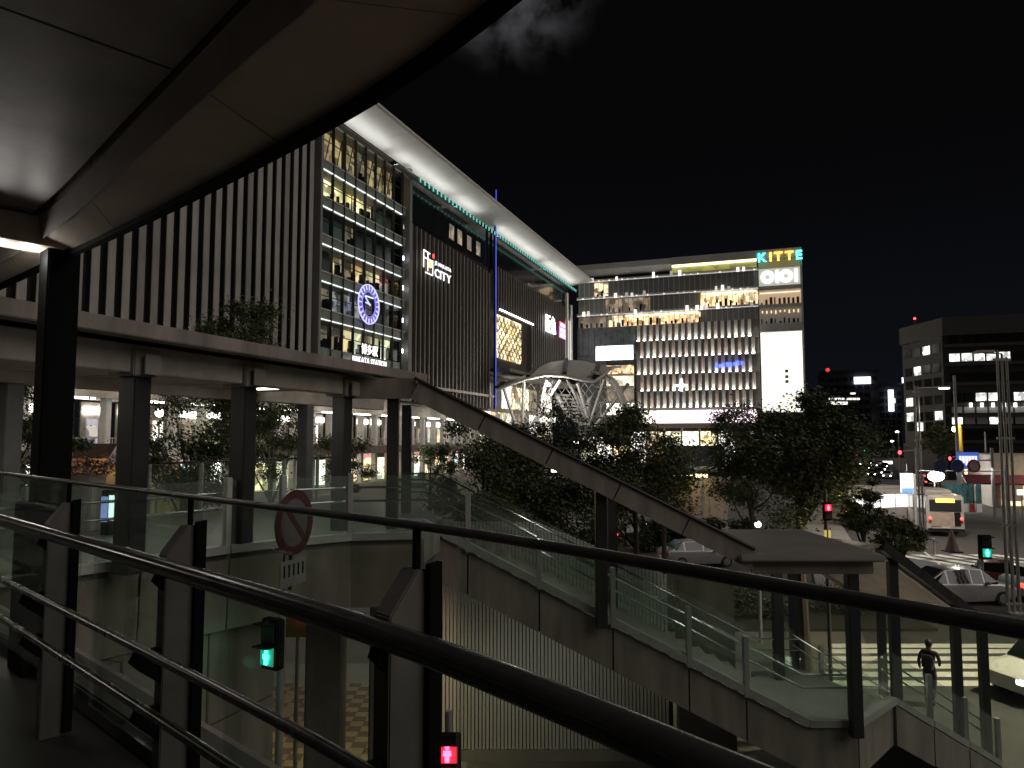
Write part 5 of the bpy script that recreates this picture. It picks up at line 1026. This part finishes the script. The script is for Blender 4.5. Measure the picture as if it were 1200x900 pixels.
def ped_signal(label, px, py, Y, on, nrm=(0, -1, 0), pole=True, s=1.0, fig=False, wall=None):
    x = (px - 600) / F * Y; z = zpx(py, Y); n_ = Vector(nrm).normalized(); c0 = Vector((x, Y, z)); t = thing('pedestrian_signal', label, 'traffic light', (x - n_.x * .3, Y - n_.y * .3, 0)); up = on == 'r'
    rt = n_.cross(Vector((0, 0, 1)))
    ctr = c0 + Vector((0, 0, -.16 if up else .16)) * s - n_ * .1 * s
    MB().prism([tuple(ctr + rt * a + Vector((0, 0, b))) for a, b in ((-.17 * s, -.36 * s), (.17 * s, -.36 * s), (.17 * s, .36 * s), (-.17 * s, .36 * s))], tuple(-n_ * .16 * s)).build('housing', m_blk, t, bevel=.02)
    for dz, on_, mm in ((0, True, None), (-.32 * s if up else .32 * s, False, None)):
        c_ = c0 + Vector((0, 0, dz)) - n_ * .08 * s
        MB().prism([tuple(c_ + rt * a + Vector((0, 0, b))) for a, b in ((-.13 * s, -.13 * s), (.13 * s, -.13 * s), (.13 * s, .13 * s), (-.13 * s, .13 * s))], tuple(n_ * .012)).build('lens', (E('ped_red', (1, .0, .03), .7) if up else E('ped_green_bg', (0, .5, .3), .5)) if on_ else e_off, t)
        MB().prism([tuple(c_ + rt * a + Vector((0, 0, b))) for a, b in ((-.15 * s, .14 * s), (.15 * s, .14 * s), (.15 * s, .16 * s), (-.15 * s, .16 * s))], tuple(n_ * .16 * s)).build('visor', m_blk, t)
    ef = E('ped_fig_red', (1, .03, .07), 14) if up else E('ped_fig_green', (.04, 1, .6), 9); q = c0 - n_ * .055 * s
    MB().disc(q + Vector((0, 0, .075 * s)), n_, .03 * s, .01, 12).build('figure_head', ef, t)
    MB().prism([tuple(q + rt * a * s + Vector((0, 0, b * s))) for a, b in ((-.05, .035), (.05, .035), (.055, -.03), (.03, -.03), (.028, -.11), (-.028, -.11), (-.03, -.03), (-.055, -.03))], tuple(n_ * .01)).build('figure_body', ef, t)
    if pole:
        b_ = c0 - n_ * .34 * s; MB().tube([(b_.x, b_.y, 0), (b_.x, b_.y, z + .5)], .055, 10).build('pole', m_gal if pole is True else pole, t, smooth=True); MB().tube([tuple(b_ ), tuple(ctr - n_ * .1)], .03, 6).build('bracket', m_dk, t)
    lamp(t, 'POINT', tuple(c0 + n_ * .25), 1.6, (1, .05, .1) if up else (.05, 1, .6), .08)
    return t
ped_signal('red standing figure pedestrian signal in front of the white louvres', 526, 872, 11.4, 'r', s=1.15)
ped_signal('green pedestrian signal turned side on beside the thick beige column', 315, 764, 10.4, 'g', nrm=(-.5, -.86, 0), s=.95)
ped_signal('red pedestrian signal on a yellow striped pole in front of the largest tree', 968, 594, 21.5, 'r', s=.72, pole=M('pole_dark', (.06, .06, .055), .5))
yp = bpy.data.objects['pedestrian_signal.002']; ypb = BASE[yp.name]
for dx in (-.06, .06): MB().box(ypb[0] + dx - .03, ypb[1] - .16, 3.75, ypb[0] + dx + .03, ypb[1] - .13, 4.6).build('yellow_strip', E('strip_yellow', (1, .75, .12), .5), yp)
ped_signal('green pedestrian signal on a pole past the zebra crossing', 1151, 646, 34, 'g', s=1.5)
x, z = onY(348, 730, 15); wp = thing('warning_plate', 'small mossy yellow plate with a red lamp above the green signal', 'sign', (x, 15, z)); MB().box(x - .3, 15, z - .28, x + .25, 15.04, z + .14).build('plate', M('plate_moss', (.28, .30, .08), .6), wp, bevel=.01); MB().box(x - .02, 14.9, z + .10, x + .2, 14.98, z + .17).build('lamp', E('lamp_red_dim', (1, .03, .04), 1.5), wp); MB().tube([(x, 15.06, z + .1), (x, 15.06, 0)], .04, 8).build('pole', m_gal, wp)
# road signs over the avenue
x0, z0 = onY(1122, 549, 70); bs = thing('direction_sign', 'blue rectangular direction sign with white marks above the avenue', 'sign', (x0 + 4, 70, 0)); x1, z1 = onY(1147, 530, 70)
MB().box(x0, 70, z0, x1, 70.1, z1).build('panel', E('sign_blue_lit', (.03, .12, .8), .55), bs)
for k in range(6): MB().box(x0 + .2 + k * .29, 69.93, z0 + .3 + .2 * (k % 2), x0 + .38 + k * .29, 69.99, z1 - .35).build('arrow_mark' if k % 2 else 'glyph_block', E('sign_mark', (.9, .95, 1), 1.2), bs)
MB().tube([(x1 + 1.4, 70.3, 0), (x1 + 1.4, 70.3, z1 + .4)], .14, 8).build('post', m_gal, bs); MB().tube([(x0, 70.2, (z0 + z1) / 2), (x1 + 1.4, 70.3, (z0 + z1) / 2)], .07, 8).build('arm', m_gal, bs)
gan = thing('sign_gantry', 'thin gantry bar with three dark round road signs over the avenue', 'sign', ((1140 - 600) / F * 48, 48, 0)); gx0, gz = onY(1077, 552, 48); gx1, _ = onY(1178, 552, 48)
MB().tube([(gx0, 48, gz), (gx1, 48, gz)], .04, 8).build('bar', m_gal, gan); MB().tube([(gx1, 48, 0), (gx1, 48, gz + .4)], .08, 8).build('post', m_gal, gan)
for px, cc in ((1101, (.02, .03, .10)), (1121, (.02, .03, .12)), (1140, (.25, .05, .06))):
    x, z = onY(px, 546, 47.9); dd = MB().disc((x, 47.8, z), (0, 1, 0), .42, .04, 24).build('round_sign', M('rs_%d' % px, cc, .5), gan); 
    if px == 1140: sub(MB().ring((x, 47.76, z), (0, 1, 0), .3, .41, .02, 24).build('ring', M('rs_red', (.3, .02, .03), .5), gan), dd); sub(MB().disc((x, 47.77, z), (0, 1, 0), .3, .02, 20).build('face', M('rs_face', (.25, .22, .24), .5), gan), dd)
x, z = onY(1063.5, 567, 52); ad = thing('bus_stop_sign', 'tall white and blue illuminated bus stop panel on a pale post', 'sign', (x, 52, 0)); MB().box(x - .42, 52, z - .6, x + .38, 52.14, z + .72).build('lit_panel', E('ad_white', (.92, .97, 1), 3.2), ad); MB().box(x - .42, 51.97, z - .6, x + .38, 51.99, z - .28).build('blue_band', E('ad_blue', (.05, .2, 1), 2), ad); MB().box(x + .4, 52, 0, x + .58, 52.16, z + .7).build('post', m_steel_w, ad)
fl2 = thing('floodlight', 'glaring white floodlight over the avenue beyond the gantry signs', 'light', ((1097 - 600) / F * 85, 85, 0)); x, z = onY(1097, 558, 85); MB().ball((x, 85, z), .75, 14, 8, (1.3, .5, .8)).build('lens', E('flood_lens', (.95, .98, 1), 14), fl2); MB().tube([(x, 85.4, 0), (x, 85.4, z)], .08, 8).build('post', m_gal, fl2); lamp(fl2, 'POINT', (x, 83.8, z), 800, (.95, .97, 1), .5)
# traffic cone and bollards by the crossing
cx, cy = onz(1116, 647, 0); cn = thing('traffic_cone', 'dark traffic cone standing on the road below the bus', 'cone', (cx, cy, 0)); MB().disc((cx, cy, .75), (0, 0, 1), .42, 1.3, 14, .06).build('cone', M('cone_dark', (.10, .06, .05), .6), cn, smooth=True); MB().box(cx - .45, cy - .45, 0, cx + .45, cy + .45, .1).build('base', m_dk, cn)
for i, (px, py) in enumerate(((1095, 650), (948, 905))):
    cx, cy = onz(px, py if i == 0 else 880, 0); bo = thing('bollard', ('pale bollard at the kerb in front of the bus' if i == 0 else 'white steel bollard standing below the stair landing'), 'bollard', (cx, cy, 0)); MB().tube([(cx, cy, 0), (cx, cy, 1.0)], .07, 12).build('post', m_steel_w, bo, smooth=True); MB().disc((cx, cy, .85), (0, 0, 1), .075, .1, 12).build('band', m_stain, bo)
# bus shelter / kiosk with warm light
sx0, sz1 = onY(770, 556, 52); sx1 = onY(858, 556, 52)[0]; ks = thing('bus_shelter', 'cream walled bus shelter lit by one warm lamp under a dark flat roof', 'shelter', ((sx0 + sx1) / 2, 52, 0)); z_b = zpx(600, 52)
for k in range(4): xx = sx0 + k * (sx1 - sx0) / 4; MB().box(xx + .02, 53.2, .1, xx + (sx1 - sx0) / 4 - .02, 53.35, sz1 - .1).build('wall_panel', M('shelter_cream', (.42, .36, .29), .6), ks)
MB().box(sx0 - .6, 50.8, sz1 - .05, sx1 + .5, 54, sz1 + .22).build('roof', m_wall_d, ks, bevel=.03); MB().box(sx0 + .6, 51.0, sz1 + .6, sx1 - .8, 51.1, sz1 + 2.0).build('sign_fence', M('fence_grey', (.12, .12, .13), .5), ks)
for px in (824, 850): x = onY(px, 580, 51)[0]; MB().box(x - .08, 51, 0, x + .08, 51.16, sz1 - .06).build('post', m_steel_w, ks)
MB().box(sx0 + 2.5, 51.2, sz1 - .16, sx0 + 3.3, 51.5, sz1 - .06).build('lamp', e_warm, ks); lamp(ks, 'AREA', ((sx0 + sx1) / 2 + .6, 52, sz1 - .25), 16, (1, .78, .48), 3, aim=(0, .5, -1), sy=.5); MB().box(sx0 + .5, 50.78, sz1 - .02, sx0 + 3.2, 50.82, sz1 + .08).build('edge_light', e_warm, ks)
MB().box(sx0 + 2, 52.4, .3, sx1 - .4, 52.8, .5).build('bench', m_conc, ks)
# ------------------------------------------------------------------ a person at the crossing
def person(label, x, y, rot, top, legs, skin=(.30, .2, .15)):
    t = thing('person', label, 'person', (x, y, .006), 'L', rot=rot)
    J = {'pel': (0, 0, .94, .125), 'ch': (0, .01, 1.28, .15), 'nk': (0, .0, 1.47, .06), 'hd': (0, .02, 1.60, .088), 'ht': (0, .02, 1.68, .07), 'ls': (-.18, 0, 1.41, .06), 'le': (-.25, -.06, 1.15, .045), 'lh': (-.24, .04, .92, .036), 'rs': (.18, 0, 1.41, .06), 're': (.25, .03, 1.16, .045), 'rh': (.2, .2, 1.02, .036), 'lk': (-.1, .1, .52, .07), 'la': (-.1, -.02, .09, .05), 'lt': (-.1, .13, .04, .04), 'lp': (-.1, 0, .86, .095), 'rp': (.1, 0, .86, .095), 'rk': (.1, -.04, .52, .07), 'ra': (.1, -.26, .13, .05), 'rt': (.1, -.13, .04, .04)}
    ks_ = list(J); me = bpy.data.meshes.new('body'); ed = [('pel', 'ch'), ('ch', 'nk'), ('nk', 'hd'), ('hd', 'ht'), ('ch', 'ls'), ('ls', 'le'), ('le', 'lh'), ('ch', 'rs'), ('rs', 're'), ('re', 'rh'), ('pel', 'lp'), ('lp', 'lk'), ('lk', 'la'), ('la', 'lt'), ('pel', 'rp'), ('rp', 'rk'), ('rk', 'ra'), ('ra', 'rt')]
    me.from_pydata([J[k][:3] for k in ks_], [(ks_.index(a), ks_.index(b)) for a, b in ed], []); o = bpy.data.objects.new('body', me); C.objects.link(o)
    sm = o.modifiers.new('s', 'SKIN'); ss = o.modifiers.new('u', 'SUBSURF'); ss.levels = 2; ss.render_levels = 2
    for i, k in enumerate(ks_): me.skin_vertices[0].data[i].radius = (J[k][3], J[k][3] * (.8 if k in ('ch', 'pel') else 1))
    me.skin_vertices[0].data[0].use_root = True
    bpy.context.view_layer.update(); nm = bpy.data.meshes.new_from_object(o.evaluated_get(bpy.context.evaluated_depsgraph_get())); bpy.data.objects.remove(o)
    mats = [M('cloth_top_' + top[0], top[1], .8), M('cloth_leg_' + legs[0], legs[1], .8), M('skin', skin, .6), M('shoe', (.02, .02, .02), .5)]
    nm.materials.clear(); [nm.materials.append(q) for q in mats]
    for p_ in nm.polygons:
        c_ = p_.center; p_.use_smooth = True; p_.material_index = 2 if c_.z > 1.46 else (0 if c_.z > .92 and not (abs(c_.x) > .17 and c_.z < 1.0) else (2 if abs(c_.x) > .17 and c_.z > .8 else (3 if c_.z < .1 else 1)))
    ob_ = bpy.data.objects.new('body', nm); C.objects.link(ob_); ob_.parent = t
    MB().ball((0, -.012, 1.645), .105, 14, 9, (.92, 1.05, 1.05)).build('hair', M('hair', (.012, .01, .009), .6), t, smooth=True)
    MB().box(-.14, -.3, 1.0, .14, -.14, 1.36).build('backpack', M('bag', (.02, .02, .025), .7), t, bevel=.04)
    return t
x, y = onz(1091, 826, 0); person('person in dark clothes with a backpack walking at the edge of the zebra crossing', x, y, math.radians(-40), ('dark', (.025, .025, .03)), ('dark', (.02, .02, .025)))
# ------------------------------------------------------------------ things on and beyond the far deck, left
x = (97 - 600) / F * 13; pl = thing('planter', 'tall grey planter box with pink flowering plant on the far deck', 'planter', (x, 13, 5.6)); MB().box(x - .32, 13, 5.6, x + .2, 13.5, 6.6).build('box', m_conc, pl, bevel=.02)
rnd = random.Random(5); fo = bpy.data.objects.new('flowers', leaf_mesh('flowers', [(rnd.uniform(-.4, .5), rnd.uniform(0, .4), rnd.uniform(1.02, 1.3), .5) for _ in range(22)], rnd, 26, .035, M('petal_pink', (.62, .25, .26), .6, var=.4, scale=9), .16)); C.objects.link(fo); fo.parent = pl; fo['kind'] = 'stuff'
fo2 = bpy.data.objects.new('foliage', leaf_mesh('foliage', [(rnd.uniform(-.5, .6), rnd.uniform(0, .4), rnd.uniform(1.0, 1.22), .5) for _ in range(18)], rnd, 26, .04, m_lf[1], .16)); C.objects.link(fo2); fo2.parent = pl
x, z = onY(130, 596, 12.6); ds = thing('display_screen', 'small glowing blue and white screen standing on the far deck', 'screen', (x, 12.6, 5.6)); MB().box(x - .18, 12.62, 5.6, x + .18, 12.74, z + .3).build('case', m_dk, ds, bevel=.01); MB().box(x - .04, 12.60, z - .2, x + .15, 12.61, z + .22).build('screen', E('scr_white', (.8, .92, .95), 2.4), ds); MB().box(x - .17, 12.60, z - .22, x - .06, 12.61, z + .2).build('side_strip', E('scr_blue', (.35, .4, .9), 1.1), ds)
x, z = onY(108, 540, 42); pv = thing('pavilion', 'low pavilion with dark brown sloping roof and orange lit wall left of the deck column', 'building', (x, 42, 0)); MB().box(x - 1.6, 42, 0, x + 3.2, 46, z + .3).build('wall', M('pavilion_wall', (.62, .42, .26), .6), pv); MB().prism([(x - 2.8, 41, z + .15), (x + 1.0, 41, z + .15), (x + 1.5, 41, z + .95), (x - 2.8, 41, z + .95)], (0, 5, 0)).build('roof', M('roof_brown', (.11, .07, .055), .7), pv); MB().prism([(x + 1.3, 41, z - .1), (x + 3.6, 41, z + .05), (x + 3.6, 41, z + 1.1), (x + 1.9, 41, z + .95)], (0, 4, 0)).build('side_slab', m_white, pv)
lamp(pv, 'AREA', (x + .8, 41.2, z - .1), 16, (1, .66, .36), 3.5, aim=(0, .8, -.6), sy=.3)
for lab, px, py, cc, n_ in (('bed of pink fairy lights under the broad dark tree', 192, 560, (1, .18, .5), 42), ('string of warm yellow fairy lights right of the pink ones', 217, 556, (1, .7, .25), 26)):
    x, z = onY(px, py, 46); gr = thing('fairy_lights', lab, 'lights', (x, 46, z)); fb = MB().ball((0, 0, 0), .05, 6, 4).mesh('bulb', E('bulb_%d' % px, cc, 3.5)); 
    for k in range(n_): inst('bulb', fb, gr, (x + random.uniform(-.75, .75), 46 + random.uniform(-.3, .3), z + random.uniform(-.35, .3)))
    MB().box(x - .85, 46.35, 0, x + .85, 46.5, z + .32).build('trellis', m_dk, gr)

# street lamp over the near crossing (its warm light lies on the stripes)
sl_ = thing('street_lamp', 'warm street lamp on a bent arm lighting the near zebra crossing', 'street lamp', (19, 20, 0))
MB().tube([(19, 20, 0), (19, 20, 7.4), (18.4, 20.1, 8.2), (16.6, 20.4, 8.5)], [.1, .075, .06, .045], 10).build('post', m_gal, sl_, smooth=True)
MB().box(16.0, 20.25, 8.42, 16.7, 20.6, 8.56).build('lamp_head', m_gal, sl_, bevel=.03); MB().box(16.05, 20.3, 8.38, 16.5, 20.55, 8.41).build('lens', E('lens_warm', (1, .85, .55), 8), sl_)
lamp(sl_, 'SPOT', (16.2, 20.4, 8.3), 4200, (1, .86, .58), .15, aim=(-.25, .12, -1), spot=math.radians(125))
# more of the far avenue: receding street lamps, cars going away, roadside hoarding
for i, (px, py, Y) in enumerate(((1052, 506, 140), (1045, 517, 210), (1018, 520, 260), (1036, 522, 300))):
    x = (px - 600) / F * Y; z = zpx(py, Y); t = thing('far_street_lamp', 'far street lamp glowing white along the receding avenue', 'street lamp', (x, Y, 0), group='far street lamps along the avenue')
    MB().tube([(x, Y, 0), (x, Y, z)], [.12, .07], 8).build('post', m_gal, t, smooth=True); MB().ball((x - .3, Y - .1, z), .3 * Y / 150, 8, 6, (1.4, 1, .6)).build('lamp', E('far_lamp', (1, .97, .9), 5), t)
for i, (px, py) in enumerate(((1090, 570), (1078, 562), (1130, 578), (1000, 551))):
    x, y = onz(px, py, 0); car('far car with red tail lights driving away up the avenue', x, y, -TH - .1, (blackp, whitep, silver)[i % 3], tail=True, group='far cars driving away')
x0, z0 = onY(1107, 592, 72); hd_ = thing('hoarding', 'curving roadside hoarding of dark teal panels over a red and white band', 'fence', (x0, 72, 0))
for k in range(7):
    xa = x0 + k * .62; ya = 72 + 1.2 * math.sin(k * .35); pan = MB().prism([(xa, ya, 1.0), (xa + .58, ya + .12, 1.0), (xa + .58, ya + .12, 2.9), (xa, ya, 2.9)], (0, .06, 0)).build('panel', M('hoarding_teal', (.05, .14, .14), .5, var=.7, scale=2.2), hd_); MB().prism([(xa, ya, .15), (xa + .58, ya + .12, .15), (xa + .58, ya + .12, .95), (xa, ya, .95)], (0, .06, 0)).build('band', (m_white, M('band_red', (.4, .03, .03), .5))[k % 2], hd_)
lamp(hd_, 'AREA', (x0 + 2, 70, 4.4), 60, (.95, .97, 1), 3, aim=(0, .7, -.7), sy=.3)
for i, (px, py, Y, cc, wd, ht) in enumerate(((1186, 560, 80, (1, .7, .4), 1.3, .5), (1199, 577, 70, (1, .9, .7), .9, .5), (1128, 553, 110, (1, .8, .55), 1.6, .8), (1040, 543, 220, (1, .85, .7), 3, 1.4), (1068, 548, 170, (.8, .9, 1), 2, 1.6), (1150, 566, 85, (1, .6, .5), 1.2, .6))):
    x, z = onY(px, py, Y); t = thing('shop_sign', ('amber lit shop sign past the triple mast', 'cream lit shop sign beside the pale car', 'warm lit sign behind the floodlight', 'wide warm lit sign far up the avenue', 'cool white lit sign beside the far lamps', 'pinkish lit shop sign under the red awning')[i], 'sign', (x, Y, 0)); MB().box(x - wd / 2, Y, z - ht / 2, x + wd / 2, Y + .2, z + ht / 2).build('lit_panel', E('shop_sign_%d' % i, cc, 2.0), t); MB().tube([(x, Y + .25, 0), (x, Y + .25, z)], .06, 8).build('post', m_gal, t)
